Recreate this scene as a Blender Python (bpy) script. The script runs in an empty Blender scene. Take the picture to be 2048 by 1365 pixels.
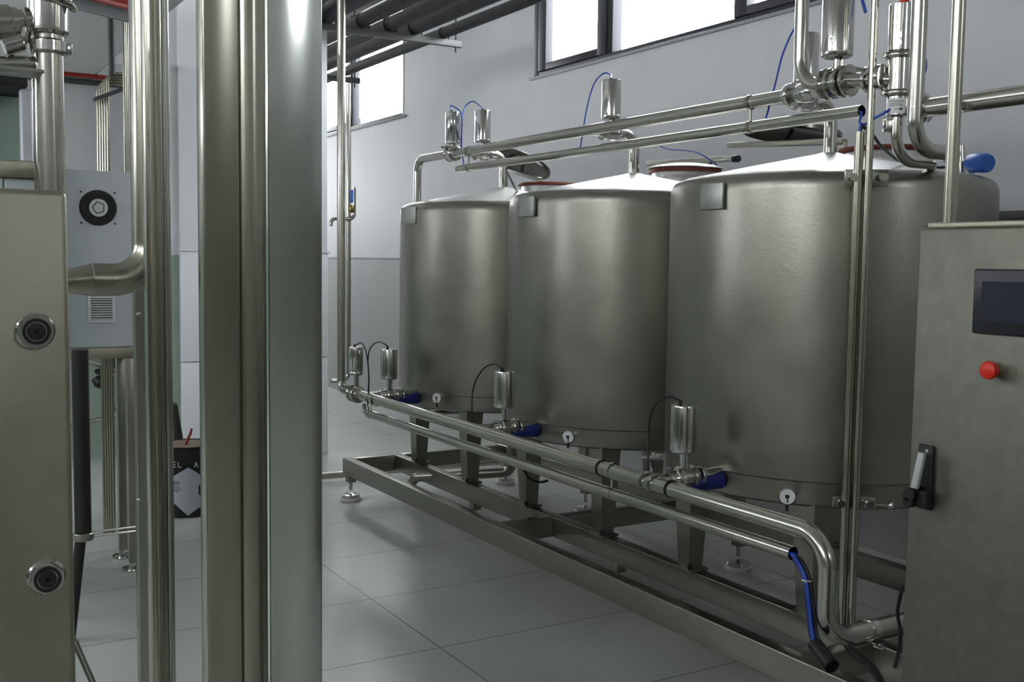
import bpy, bmesh, math, random
from mathutils import Vector, Matrix, Quaternion
random.seed(7)
C = bpy.context.scene.collection
PI = math.pi
# ------------------------------------------------------------------ camera model
FPX, EYE = 2106.0, 1.6
YAW, PITCH, ROLL = math.radians(30.905), math.radians(4.353), math.radians(0.745)
fw = Vector((math.sin(YAW)*math.cos(PITCH), math.cos(YAW)*math.cos(PITCH), -math.sin(PITCH)))
rt0 = Vector((math.cos(YAW), -math.sin(YAW), 0)); up0 = rt0.cross(fw)
rt = math.cos(ROLL)*rt0 + math.sin(ROLL)*up0
up = -math.sin(ROLL)*rt0 + math.cos(ROLL)*up0
ORG = Vector((0, 0, EYE))
def at(x, y, X=None, Y=None, Z=None, D=None):
    """the point of the place that was measured in the photograph, on a plane of known position"""
    d = rt*((x-1024)/FPX) - up*((y-682.5)/FPX) + fw
    if X is not None: t = X/d.x
    elif Y is not None: t = Y/d.y
    elif Z is not None: t = (Z-EYE)/d.z
    else: t = D/math.hypot(d.x, d.y)
    return ORG + d*t
# ------------------------------------------------------------------ materials
def lin(c):
    return tuple(((v/255)/12.92 if v/255 <= .04045 else ((v/255+.055)/1.055)**2.4) for v in c) + (1,)
def mat(name, col, metal=0., rough=.5, nscale=0, ramp=.08, bump=0., bscale=60, stretch=None, emit=0, spec=.5, rvar=.0):
    m = bpy.data.materials.new(name); m.use_nodes = True
    nt = m.node_tree; b = nt.nodes['Principled BSDF']
    c = lin(col)
    b.inputs['Base Color'].default_value = c
    b.inputs['Metallic'].default_value = metal
    b.inputs['Roughness'].default_value = rough
    b.inputs['Specular IOR Level'].default_value = spec
    if emit:
        b.inputs['Emission Color'].default_value = c; b.inputs['Emission Strength'].default_value = emit
    if nscale:
        tc = nt.nodes.new('ShaderNodeTexCoord'); src = tc.outputs['Object']
        if stretch:
            mp = nt.nodes.new('ShaderNodeMapping'); mp.inputs['Scale'].default_value = stretch
            nt.links.new(src, mp.inputs['Vector']); src = mp.outputs['Vector']
        n = nt.nodes.new('ShaderNodeTexNoise'); n.inputs['Scale'].default_value = nscale; n.inputs['Detail'].default_value = 5
        nt.links.new(src, n.inputs['Vector'])
        r = nt.nodes.new('ShaderNodeValToRGB')
        r.color_ramp.elements[0].position = .3; r.color_ramp.elements[1].position = .7
        r.color_ramp.elements[0].color = tuple(max(0, v*(1-ramp*2)) for v in c[:3])+(1,)
        r.color_ramp.elements[1].color = tuple(min(1, v*(1+ramp*2)) for v in c[:3])+(1,)
        nt.links.new(n.outputs['Fac'], r.inputs['Fac']); nt.links.new(r.outputs['Color'], b.inputs['Base Color'])
        if rvar:
            mr = nt.nodes.new('ShaderNodeMapRange'); mr.inputs['To Min'].default_value = rough-rvar; mr.inputs['To Max'].default_value = rough+rvar
            nt.links.new(n.outputs['Fac'], mr.inputs['Value']); nt.links.new(mr.outputs['Result'], b.inputs['Roughness'])
        if bump:
            n2 = nt.nodes.new('ShaderNodeTexNoise'); n2.inputs['Scale'].default_value = bscale; n2.inputs['Detail'].default_value = 4
            nt.links.new(src, n2.inputs['Vector'])
            bp = nt.nodes.new('ShaderNodeBump'); bp.inputs['Strength'].default_value = bump; bp.inputs['Distance'].default_value = .01
            nt.links.new(n2.outputs['Fac'], bp.inputs['Height']); nt.links.new(bp.outputs['Normal'], b.inputs['Normal'])
    return m
M_TANK = mat('tank_steel', (146, 144, 135), 1, .34, 5, .04, .05, 90, rvar=.05)
M_DOME = mat('dome_steel', (205, 205, 204), 1, .42, 6, .03, .05, 80)
M_PIPE = mat('pipe_steel', (190, 188, 179), 1, .2, 9, .02)
M_POL = mat('polished_steel', (205, 204, 200), 1, .12, 9, .03)
M_POST = mat('post_steel', (172, 170, 156), 1, .24, 5, .02)
M_PLATE = mat('plate_steel', (216, 220, 213), 1, .17, 4, .03, .03, 5, rvar=.03)
M_FRAME = mat('frame_steel', (160, 159, 148), 1, .3, 6, .015, .015, 30)
M_PANEL = mat('cabinet_steel', (126, 126, 116), 1, .5, 30, .05)
M_NEAR = mat('sheet_steel', (176, 173, 157), 1, .45, 4, .08, .04, 20, rvar=.08)
M_TAG = mat('plate_bracket_steel', (176, 178, 170), 1, .4, 12, .05)
M_LIDS = mat('lid_steel_dark_reflection', (112, 112, 106), 1, .22, 8, .04)  # base darkened to carry the dark reflection under the open lids
M_DARK = mat('dark_metal', (52, 52, 50), .6, .5)
M_BLACK = mat('black_plastic', (22, 22, 24), 0, .45)
M_FOAM = mat('black_insulation', (48, 49, 52), 0, .6, 12, .15, .2, 30)
M_ALU = mat('grey_galvanised', (84, 87, 86), .3, .5)
M_WFRAME = mat('window_aluminium', (48, 50, 57), .1, .45)
M_BLUEH = mat('blue_hose', (40, 78, 180), 0, .35)
M_BLUEF = mat('blue_film', (26, 38, 112), 0, .4, 20, .15)
M_BLUEB = mat('blue_housing', (40, 98, 190), 0, .4)
M_RED = mat('red_plastic', (214, 40, 24), 0, .4)
M_RUST = mat('red_rubber', (118, 52, 38), 0, .6)
M_REDP = mat('red_paint', (150, 38, 28), 0, .45)
M_WHITE = mat('white_plastic', (225, 226, 226), 0, .45)
M_RUBW = mat('white_rubber', (190, 190, 186), 0, .6)
M_CAB = mat('cabinet_paint', (206, 210, 216), .1, .42, 5, .03)
M_SCREEN = mat('dark_glass', (52, 54, 66), 0, .15)
M_BEZEL = mat('bezel', (26, 29, 36), 0, .35)
M_GREY = mat('grey_plastic', (170, 174, 174), 0, .4)
M_GREEN = mat('green_paint', (150, 170, 158), 0, .5, 3, .04)
M_SILL = mat('stone_sill', (150, 152, 154), 0, .6, 60, .12)
M_DRUM = mat('black_drum', (30, 30, 32), 0, .45)
M_LABEL = mat('paper_label', (196, 200, 208), 0, .6)
M_LID = mat('brown_lid', (118, 100, 84), 0, .6, 20, .1)
M_BRASS = mat('worn_brass', (150, 132, 96), 1, .35)
M_TIE = mat('nylon_tie', (205, 205, 200), 0, .5)

def mat_floor():
    m = bpy.data.materials.new('floor_concrete'); m.use_nodes = True
    nt = m.node_tree; b = nt.nodes['Principled BSDF']; N = nt.nodes.new; L = nt.links.new
    g = N('ShaderNodeNewGeometry'); s = N('ShaderNodeSeparateXYZ'); L(g.outputs['Position'], s.inputs[0])
    def joint(sock, off, step):
        a = N('ShaderNodeMath'); a.operation = 'ADD'; a.inputs[1].default_value = off; L(sock, a.inputs[0])
        f = N('ShaderNodeMath'); f.operation = 'FLOORED_MODULO'; f.inputs[1].default_value = step; L(a.outputs[0], f.inputs[0])
        c = N('ShaderNodeMath'); c.operation = 'COMPARE'; c.inputs[1].default_value = .01; c.inputs[2].default_value = .0035; L(f.outputs[0], c.inputs[0])
        return c.outputs[0]
    jx = joint(s.outputs['X'], -1.94+6.0+.01, 2.0); jy = joint(s.outputs['Y'], -.93+.01, .715)
    mx = N('ShaderNodeMath'); mx.operation = 'MAXIMUM'; L(jx, mx.inputs[0]); L(jy, mx.inputs[1])
    n = N('ShaderNodeTexNoise'); n.inputs['Scale'].default_value = 1.6; n.inputs['Detail'].default_value = 7; n.inputs['Roughness'].default_value = .6
    L(g.outputs['Position'], n.inputs['Vector'])
    r = N('ShaderNodeValToRGB'); r.color_ramp.elements[0].position = .15; r.color_ramp.elements[1].position = .85
    r.color_ramp.elements[0].color = lin((160, 163, 157)); r.color_ramp.elements[1].color = lin((184, 188, 184))
    L(n.outputs['Fac'], r.inputs['Fac'])
    mix = N('ShaderNodeMix'); mix.data_type = 'RGBA'; L(mx.outputs[0], mix.inputs['Factor'])
    L(r.outputs['Color'], mix.inputs[6]); mix.inputs[7].default_value = lin((92, 94, 94))
    L(mix.outputs[2], b.inputs['Base Color'])
    mr = N('ShaderNodeMapRange'); mr.inputs['To Min'].default_value = .3; mr.inputs['To Max'].default_value = .4; L(n.outputs['Fac'], mr.inputs['Value'])
    L(mr.outputs['Result'], b.inputs['Roughness']); b.inputs['Specular IOR Level'].default_value = .5
    return m
def mat_wall(name, upper, lower, zsplit):
    m = bpy.data.materials.new(name); m.use_nodes = True
    nt = m.node_tree; b = nt.nodes['Principled BSDF']; N = nt.nodes.new; L = nt.links.new
    g = N('ShaderNodeNewGeometry'); s = N('ShaderNodeSeparateXYZ'); L(g.outputs['Position'], s.inputs[0])
    c = N('ShaderNodeMath'); c.operation = 'GREATER_THAN'; c.inputs[1].default_value = zsplit; L(s.outputs['Z'], c.inputs[0])
    n = N('ShaderNodeTexNoise'); n.inputs['Scale'].default_value = 3; n.inputs['Detail'].default_value = 6; L(g.outputs['Position'], n.inputs['Vector'])
    mix = N('ShaderNodeMix'); mix.data_type = 'RGBA'; L(c.outputs[0], mix.inputs['Factor'])
    mix.inputs[6].default_value = lin(lower); mix.inputs[7].default_value = lin(upper)
    mm = N('ShaderNodeMix'); mm.data_type = 'RGBA'; mm.blend_type = 'MULTIPLY'; mm.inputs['Factor'].default_value = .12
    L(mix.outputs[2], mm.inputs[6]); L(n.outputs['Fac'], mm.inputs[7]); L(mm.outputs[2], b.inputs['Base Color'])
    b.inputs['Roughness'].default_value = .6
    return m
M_FLOOR = mat_floor()
M_WALL = mat_wall('wall_paint', (210, 211, 214), (168, 170, 169), 1.612)
M_WALLG = mat_wall('wall_paint_green_tile', (218, 219, 220), (150, 166, 154), 1.612)
M_WALLD = mat_wall('wall_paint_dim_reflection_band', (222, 223, 222), (106, 110, 99), 2.4)  # dark lower band put in to dim what the tanks reflect
M_WALLK = mat_wall('wall_paint_mid_reflection_band', (222, 223, 222), (152, 155, 148), 2.4)  # lower band tone chosen to brighten reflections in the near steel
M_CEIL = mat('ceiling_paint', (214, 215, 214), 0, .7)
M_SOFF = mat('soffit_panel', (222, 223, 223), 0, .6)
M_COL = mat('white_panel', (226, 228, 232), 0, .4)
def mat_glass():
    m = bpy.data.materials.new('window_glass'); m.use_nodes = True
    nt = m.node_tree; nt.nodes.remove(nt.nodes['Principled BSDF']); o = nt.nodes['Material Output']
    t = nt.nodes.new('ShaderNodeBsdfTransparent'); g = nt.nodes.new('ShaderNodeBsdfGlossy'); g.inputs['Roughness'].default_value = .02
    f = nt.nodes.new('ShaderNodeMixShader'); f.inputs[0].default_value = .06
    nt.links.new(t.outputs[0], f.inputs[1]); nt.links.new(g.outputs[0], f.inputs[2]); nt.links.new(f.outputs[0], o.inputs['Surface'])
    return m
M_GLASS = mat_glass()
# ------------------------------------------------------------------ mesh helpers
def frame(d):
    d = Vector(d).normalized()
    a = Vector((0, 0, 1)) if abs(d.z) < .9 else Vector((1, 0, 0))
    u = d.cross(a).normalized(); return d, u, d.cross(u).normalized()
def bridge(bm, r1, r2):
    n = len(r1)
    for i in range(n):
        bm.faces.new((r1[i], r1[(i+1) % n], r2[(i+1) % n], r2[i]))
def lathe(bm, prof, org=(0, 0, 0), axis=(0, 0, 1), seg=40, close=False):
    """prof: list of (radius, height along axis)"""
    d, u, v = frame(axis); org = Vector(org); rings = []
    for r, h in prof:
        c = org + d*h
        if r < 1e-6: rings.append([bm.verts.new(c)])
        else: rings.append([bm.verts.new(c + (u*math.cos(2*PI*k/seg) + v*math.sin(2*PI*k/seg))*r) for k in range(seg)])
    pairs = list(zip(rings, rings[1:])) + ([(rings[-1], rings[0])] if close else [])
    for a, b in pairs:
        if len(a) == 1 and len(b) == 1: continue
        if len(a) == 1:
            for i in range(seg): bm.faces.new((a[0], b[(i+1) % seg], b[i]))
        elif len(b) == 1:
            for i in range(seg): bm.faces.new((a[i], a[(i+1) % seg], b[0]))
        else: bridge(bm, a, b)
    return bm
def rod(bm, a, b, r, seg=20, bev=0, r2=None):
    a, b = Vector(a), Vector(b); h = (b-a).length; r2 = r if r2 is None else r2
    e = bev
    pr = [(0, 0), (r-e, 0)] + ([(r, e)] if e else []) + ([(r2, h-e)] if e else []) + [(r2-e, h), (0, h)]
    return lathe(bm, pr, a, b-a, seg)
def tubehollow(bm, a, b, r, t=.003, seg=24):
    a, b = Vector(a), Vector(b); h = (b-a).length
    return lathe(bm, [(r-t, 0), (r, 0), (r, h), (r-t, h)], a, b-a, seg, close=True)
def fillet(pts, rf, n=8):
    pts = [Vector(p) for p in pts]; out = [pts[0]]
    for i in range(1, len(pts)-1):
        p, a, b = pts[i], pts[i-1], pts[i+1]
        da, db = (a-p), (b-p); la, lb = da.length, db.length; da.normalize(); db.normalize()
        ang = da.angle(db)
        if ang > PI-.03: out.append(p); continue
        tl = min(rf/math.tan(ang/2), la*.49 if i > 1 else la*.98, lb*.49 if i < len(pts)-2 else lb*.98)
        r = tl*math.tan(ang/2); bis = (da+db).normalized(); c = p + bis*(r/math.sin(ang/2))
        s, e = p+da*tl-c, p+db*tl-c
        for k in range(n+1):
            t = k/n; w = s.angle(e); v = (s*math.sin((1-t)*w) + e*math.sin(t*w))/math.sin(w)
            out.append(c+v)
    out.append(pts[-1]); return out
def smooth(pts, n=8):
    """Catmull-Rom through the points"""
    P = [Vector(p) for p in pts]; P = [P[0]*2-P[1]] + P + [P[-1]*2-P[-2]]; out = []
    for i in range(1, len(P)-2):
        for k in range(n):
            t = k/n; a, b, c, d = P[i-1], P[i], P[i+1], P[i+2]
            out.append(.5*((2*b)+(c-a)*t+(2*a-5*b+4*c-d)*t*t+(3*b-a-3*c+d)*t**3))
    out.append(P[-2]); return out
def sweep(bm, pts, r, seg=20, cap=True):
    pts = [Vector(p) for p in pts]; n = len(pts); rings = []
    rr = r if callable(r) else (lambda t: r)
    d, u, v = frame(pts[1]-pts[0])
    for i, p in enumerate(pts):
        t = (pts[min(i+1, n-1)]-pts[max(i-1, 0)]).normalized()
        q = d.rotation_difference(t); u = q @ u; d = t; v = d.cross(u)
        R_ = rr(i/(n-1))
        rings.append([bm.verts.new(p + (u*math.cos(2*PI*k/seg)+v*math.sin(2*PI*k/seg))*R_) for k in range(seg)])
    for a, b in zip(rings, rings[1:]): bridge(bm, a, b)
    if cap:
        bm.faces.new(rings[0][::-1]); bm.faces.new(rings[-1])
    return bm
def box(bm, x0, x1, y0, y1, z0, z1, bev=0, M=None):
    vs = [bm.verts.new(Vector((x, y, z))) for x in (x0, x1) for y in (y0, y1) for z in (z0, z1)]
    fs = [bm.faces.new([vs[i] for i in f]) for f in ((0, 1, 3, 2), (4, 6, 7, 5), (0, 4, 5, 1), (2, 3, 7, 6), (0, 2, 6, 4), (1, 5, 7, 3))]
    if bev:
        r = bmesh.ops.bevel(bm, geom=list({e for f in fs for e in f.edges}), offset=bev, segments=3, affect='EDGES', profile=.5)
        vs = list({v for f in r['faces'] for v in f.verts} | {v for v in vs if v.is_valid})
    if M is not None:
        for v in vs: v.co = M @ v.co
    return bm
def obox(bm, c, ux, uy, uz, sx, sy, sz, bev=0):
    """box with its own axes: centre c, half sizes"""
    M = Matrix((Vector(ux).normalized(), Vector(uy).normalized(), Vector(uz).normalized())).transposed().to_4x4(); M.translation = Vector(c)
    return box(bm, -sx, sx, -sy, sy, -sz, sz, bev, M)
def prism(bm, poly, d):
    """extrude a 3-D polygon by vector d"""
    a = [bm.verts.new(Vector(p)) for p in poly]; b = [bm.verts.new(Vector(p)+Vector(d)) for p in poly]
    bm.faces.new(a[::-1]); bm.faces.new(b); bridge(bm, a, b); return bm
def B(): return bmesh.new()
def obj(name, bm, m, parent=None, label=None, sharp=35):
    bmesh.ops.recalc_face_normals(bm, faces=bm.faces)
    me = bpy.data.meshes.new(name)
    if parent is not None:
        r = parent
        while r.parent is not None: r = r.parent
        bmesh.ops.translate(bm, verts=bm.verts, vec=-r.location)
    bm.to_mesh(me); bm.free()
    for p in me.polygons: p.use_smooth = True
    me.set_sharp_from_angle(angle=math.radians(sharp))
    me.materials.append(m)
    o = bpy.data.objects.new(name, me); C.objects.link(o)
    if parent is not None: o.parent = parent
    if label: o['label'] = label
    return o
def thing(name, label, cat, loc, group=None):
    o = bpy.data.objects.new(name, None); C.objects.link(o); o.location = Vector(loc); o.empty_display_size = .1
    o['label'] = label; o['category'] = cat
    if group: o['group'] = group
    return o
def tag(o, label, cat, group=None):
    o['label'] = label; o['category'] = cat
    if group: o['group'] = group
    return o
def solid(name, bm, m, label, cat, group=None):
    """a thing that is one mesh; its origin moves to the middle of its box"""
    cs = [v.co for v in bm.verts]
    mn = Vector((min(c.x for c in cs), min(c.y for c in cs), min(c.z for c in cs))); mx = Vector((max(c.x for c in cs), max(c.y for c in cs), max(c.z for c in cs)))
    c = Vector(((mn.x+mx.x)/2, (mn.y+mx.y)/2, mn.z))
    bmesh.ops.translate(bm, verts=bm.verts, vec=-c)
    o = obj(name, bm, m); o.location = c
    return tag(o, label, cat, group)
def struct(name, bm, m, parent=None):
    o = obj(name, bm, m, parent)
    if parent is None: o['kind'] = 'structure'
    return o
# ================================================================== THE HALL
XW = 4.75                                    # inner face of the window wall
X0, Y0, Y1, ZC = -6.0, -4.5, 15.0, 5.0
b = B(); box(b, X0-.3, XW+.3, Y0-.3, Y1+.3, -.2, 0); struct('floor', b, M_FLOOR)
b = B(); box(b, X0-.3, XW+.3, Y0-.3, Y1+.3, ZC, ZC+.2); struct('ceiling', b, M_CEIL)
def wall_with_holes(name, axis, c0, c1, a0, a1, holes, m):
    """axis 'x': wall in a plane of constant X between c0 and c1, spanning Y a0..a1"""
    b = B(); cur = a0
    def add(p0, p1, z0, z1):
        if axis == 'x': box(b, c0, c1, p0, p1, z0, z1)
        else: box(b, p0, p1, c0, c1, z0, z1)
    for h0, h1, z0, z1 in sorted(holes):
        add(cur, h0, 0, ZC); add(h0, h1, 0, z0); add(h0, h1, z1, ZC); cur = h1
    add(cur, a1, 0, ZC)
    return struct(name, b, m)
WT = .28
Z_S, Z_T = 3.142, 4.45
HR = [(3.9, 7.637, Z_S, Z_T), (10.193, 14.3, Z_S-.03, Z_T)]
HL = [(-3.6, 1.2, 3.75, 4.7), (2.6, 7.4, 3.75, 4.7)]
HB = [(2.7, 3.9, 3.45, 4.05)]
HE = [(2.2, 4.5, 2.2, 4.6)]
wall_with_holes('wall_right', 'x', XW, XW+WT, Y0, Y1, HR, M_WALL)
wall_with_holes('wall_left', 'x', X0-WT, X0, Y0, Y1, HL, M_WALLD)
wall_with_holes('wall_back', 'y', Y0-WT, Y0, X0, XW, HB, M_WALLK)
wall_with_holes('wall_end', 'y', Y1, Y1+WT, X0, XW, HE, M_WALL)
# ledge line where the lower wall finish stops
b = B(); box(b, XW-.008, XW, Y0, Y1, 1.606, 1.618); struct('trim_1', b, M_SILL)
# far partition on the left, white above and pale green tile below
YF = 8.75
b = B(); box(b, X0, 1.84, YF, YF+.2, 0, ZC); struct('wall_far', b, M_WALLG)
b = B(); box(b, X0, 1.84, YF-.006, YF, 1.606, 1.618); struct('trim_2', b, M_SILL)
# white panelled pier that stands forward of it
b = B(); box(b, 1.84, 3.11, 8.19, YF+.2, 0, ZC); struct('wall_pier', b, M_WALLG)
b = B()
box(b, 1.944, 3.125, 8.15, 8.19, 0, .79, .008); box(b, 1.944, 3.125, 8.15, 8.19, .796, 1.646, .004); box(b, 1.944, 3.118, 8.153, 8.19, 1.656, ZC, .004)
struct('wall_pier_cladding', b, M_COL)
b = B(); box(b, 1.935, 3.14, 8.138, 8.19, 1.644, 1.656, .002); struct('trim_3', b, M_WHITE)
# lower panelled ceiling over the left bay
b = B()
for k in range(6):
    box(b, X0+k*1.236+.004, X0+(k+1)*1.236-.004, 3.9, YF, 2.95, 3.05, .003)
box(b, 1.424, 1.76, 7.9, YF, 2.95, 3.05, .003)
struct('ceiling_lowered', b, M_SOFF)
# ------------------------------------------------------------------ windows
def window(name, axis, c, h0, h1, z0, z1, mulls, sashes, fwid=.05):
    """frame set at the inner face; mulls: positions of mullions; sashes: pairs with a second, thicker frame"""
    root = bpy.data.objects.new(name, None); C.objects.link(root); root['kind'] = 'structure'
    s = 1 if c > 0 else -1
    root.location = Vector((c, (h0+h1)/2, z0)) if axis == 'x' else Vector(((h0+h1)/2, c, z0))
    def bx(b, p0, p1, q0, q1, d0, d1, bev=.004):
        lo, hi = sorted((c+s*d0, c+s*d1))
        if axis == 'x': box(b, lo, hi, p0, p1, q0, q1, bev)
        else: box(b, p0, p1, lo, hi, q0, q1, bev)
    b = B()
    bx(b, h0, h0+fwid, z0, z1, .0, .09); bx(b, h1-fwid, h1, z0, z1, 0, .09)
    bx(b, h0+fwid, h1-fwid, z0, z0+.03, 0, .09); bx(b, h0+fwid, h1-fwid, z1-fwid, z1, 0, .09)
    for m in mulls: bx(b, m-fwid*.5, m+fwid*.5, z0+.03, z1-fwid, 0, .09)
    obj('window_frame', b, M_WFRAME, root)
    for p0, p1 in sashes:
        b = B(); w = .115; wb = .055
        bx(b, p0, p0+w, z0+.032, z1-fwid, -.012, .06); bx(b, p1-w, p1, z0+.032, z1-fwid, -.012, .06)
        bx(b, p0+w, p1-w, z0+.032, z0+.032+wb, -.012, .06); bx(b, p0+w, p1-w, z1-fwid-wb, z1-fwid, -.012, .06)
        obj('window_sash', b, M_WFRAME, root)
    b = B(); bx(b, h0+fwid*.5, h1-fwid*.5, z0+.02, z1-.03, .035, .041, 0); obj('window_pane', b, M_GLASS, root)
    b = B(); bx(b, h0-.05, h1+.05, z0-.024, z0-.001, -.016, WT, .003); obj('window_sill', b, M_SILL, root)
    return root
y1, y2, y3, y4 = 7.587, 6.65, 5.15, 3.7
window('window_1', 'x', XW, HR[0][0], HR[0][1], Z_S, Z_T, [6.57, 5.17], [(6.598, 7.557), (3.98, 5.2)], .08)
window('window_2', 'x', XW, HR[1][0], HR[1][1], HR[1][2], Z_T, [11.6, 13.0], [(11.625, 12.975)])
window('window_3', 'x', X0, HL[0][0], HL[0][1], HL[0][2], HL[0][3], [-2, -.4], [])
window('window_4', 'x', X0, HL[1][0], HL[1][1], HL[1][2], HL[1][3], [4.2, 5.8], [])
window('added_window_back', 'y', Y0, HB[0][0], HB[0][1], HB[0][2], HB[0][3], [3.3], [])  # added unseen window, for the flat post's reflection and light on facing sides
window('added_window_end', 'y', Y1, HE[0][0], HE[0][1], HE[0][2], HE[0][3], [3.0, 3.8], [])  # added unseen window that lights the right wall at a grazing angle
# ================================================================== TANKS
RT = .651
TC = [Vector((3.40, 5.812, 0)), Vector((3.40, 4.459, 0)), Vector((3.40, 3.126, 0))]
TNAME = ['far', 'middle', 'near']
TLAB = ['tall cylindrical steel tank farthest away, in front of the left window, its hatch lid open',
        'tall cylindrical steel tank in the middle of the row, its hatch lid closed',
        'tall cylindrical steel tank nearest the camera, beside the control cabinet, red hatch ring showing']
def surf(px, py, c, off):
    """point on the ray at the tank's wall, pushed out by off"""
    d = at(px, py, D=1.0)-ORG; f = ORG.copy()
    dx, dy = d.x, d.y; ox, oy = f.x-c.x, f.y-c.y; R = RT+off
    A, Bq, Cq = dx*dx+dy*dy, 2*(ox*dx+oy*dy), ox*ox+oy*oy-R*R
    disc = max(Bq*Bq-4*A*Cq, 0)
    t = (-Bq-math.sqrt(disc))/(2*A)
    p = f+d*t; n = Vector((p.x-c.x, p.y-c.y, 0)).normalized()
    return p, n
def disc_tilt(bm, c, n, r, t, seg=40):
    return lathe(bm, [(0, t*.9), (r*.55, t*.75), (r*.92, t*.35), (r, .0), (r, -.018), (r*.96, -.024), (r*.9, -.012), (0, t*.55)], c, n, seg)
gauge_px = [(876, 797, .032), (1138, 873, .032), (1569, 988, .032)]
plate_px = [((799, 416), (829, 447)), ((1032, 393), (1077, 434)), ((1397, 369), (1453, 417))]
for i, c in enumerate(TC):
    t = thing('storage_tank', TLAB[i], 'tank', (c.x, c.y, .278), 'stainless steel tanks on the low frame')
    o3 = lambda z: Vector((c.x, c.y, z))
    b = B(); lathe(b, [(0, .66), (.2, .67), (.58, .702), (.625, .708), (.641, .717), (.6465, .74), (.6465, .80), (.651, .806), (.651, 1.878), (.649, 1.9), (.643, 1.918), (.633, 1.931), (.62, 1.939), (.60, 1.946)], (c.x, c.y, 0), (0, 0, 1), 128)
    obj('tank_shell', b, M_TANK, t)
    b = B(); lathe(b, [(.60, 1.946), (.56, 1.9545), (.3, 2.009), (.12, 2.046), (.06, 2.058), (.04, 2.064), (0, 2.064)], (c.x, c.y, 0), (0, 0, 1), 128)
    obj('tank_dome', b, M_DOME, t)
    for sx in (-1, 1):
        for sy in (-1, 1):
            lx, ly = c.x+sx*.425, c.y-.03+sy*.345
            b = B(); w0, w1 = .036, .056
            prism(b, [(lx-w0, ly-w0, .292), (lx+w0, ly-w0, .292), (lx+w0, ly+w0, .292), (lx-w0, ly+w0, .292)], (0, 0, .43))
            b.verts.ensure_lookup_table()
            for v in b.verts:
                if v.co.z > .5: v.co.x = lx+(v.co.x-lx)*w1/w0; v.co.y = ly+(v.co.y-ly)*w1/w0
            leg = obj('tank_leg', b, M_FRAME, t)
            b = B(); box(b, lx-.05, lx+.05, ly-.06, ly+.06, .279, .292, .002); obj('foot_plate', b, M_FRAME, leg)
            b = B(); rod(b, (lx-.045, ly-.048, .292), (lx-.045, ly-.048, .315), .009, 6); obj('foot_bolt', b, M_DARK, leg)
    # bracket plate near the rim
    (ax, ay), (bx_, by) = plate_px[i]
    p, n = surf((ax+bx_)/2 if i else 818, (ay+by)/2, c, .008)
    if i == 0: n = (n+Vector((-.35, -.9, 0))*.2).normalized()
    u = Vector((0, 0, 1)).cross(n); 
    b = B(); obox(b, p, u, n, (0, 0, 1), (.075, .068, .06)[i], .007, .05, .003); obj('name_plate_bracket', b, M_TAG, t)
    # dial thermometer
    gx, gy, gr = gauge_px[i]
    p, n = surf(gx+14, gy-4, c, 0)
    q = p+Vector((n.x, n.y, .0))*.085; n2 = (n+Vector((-.25, -.35, .05))).normalized()
    b = B(); rod(b, p-n*.01, q, .008, 12); g = obj('thermometer', b, M_POL, t)
    b = B(); lathe(b, [(0, -.012), (gr*.9, -.012), (gr, -.006), (gr, .008), (gr*.93, .012), (gr*.88, .010), (gr*.88, .004), (0, .004)], q, n2, 28); obj('dial_case', b, M_POL, g)
    b = B(); lathe(b, [(0, .0045), (gr*.87, .0045), (gr*.87, .006), (0, .006)], q, n2, 28); obj('dial_face', b, M_WHITE, g)
    d_, u_, v_ = frame(n2); dn = (Vector((0, 0, -1))-n2*Vector((0, 0, -1)).dot(n2)).normalized(); sd = n2.cross(dn)
    b = B(); obox(b, q+n2*.0075+dn*gr*.3+sd*gr*.05, sd, dn, n2, .0022, gr*.42, .001); obox(b, q+n2*.0075, sd, dn, n2, .007, .006, .0012); obj('dial_needle', b, M_BLACK, g)
    b = B(); rod(b, q+dn*(gr*.95), q+dn*(gr+.022), .006, 10); obj('dial_vent', b, M_DARK, g)
    # outlet stub wrapped in blue film
    b = B(); rod(b, (c.x-RT+.02, c.y-.09, .79), (2.66, c.y-.09, .79), .027, 24); st = obj('outlet_stub', b, M_PIPE, t)
    b = B()
    sweep(b, [(2.755, c.y-.09, .772), (2.66, c.y-.09, .768), (2.60, c.y-.085, .757)], lambda q_: .041-.012*q_, 18); obj('protective_film', b, M_BLUEF, st, 'blue protective film')
    # manway
    mc = Vector((3.735, c.y-.012, 0)); r = .178
    b = B(); lathe(b, [(r-.006, 1.96), (r, 1.96), (r, 2.086), (r-.006, 2.086)], (mc.x, mc.y, 0), (0, 0, 1), 56, True); nk = obj('manway_neck', b, M_DOME, t)
    b = B(); lathe(b, [(r_-.012, z_-.012) for r_, z_ in ((r, 2.096), (r+.028, 2.094), (r+(.038 if i != 1 else .028), 2.103), (r+(.034 if i != 1 else .026), 2.114), (r+.008, 2.117), (r-.002, 2.108))], (mc.x, mc.y, 0), (0, 0, 1), 56, True)
    obj('hatch_gasket', b, M_RUST, nk, 'red rubber gasket ring')
    if i == 1:
        b = B(); lathe(b, [(0, 2.136), (.1, 2.132), (.17, 2.120), (r+.020, 2.110), (r+.024, 2.104), (r+.018, 2.1045), (0, 2.106)], (mc.x, mc.y, 0), (0, 0, 1), 56); lid = obj('hatch_lid', b, M_DOME, t)
        b = B(); pa, pb = at(1297, 327, X=3.9), at(1470, 318, X=3.9); obox(b, (pa+pb)/2, pb-pa, (pb-pa).cross(Vector((0, 0, 1))), (0, 0, 1), (pb-pa).length/2, .016, .014, .003); obj('lever_bar', b, M_FRAME, lid)
        b = B(); rod(b, pb+Vector((0, .012, 0)), pb-Vector((0, .03, 0)), .02, 16, .004); obj('lever_grip', b, M_BLACK, lid)
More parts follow.
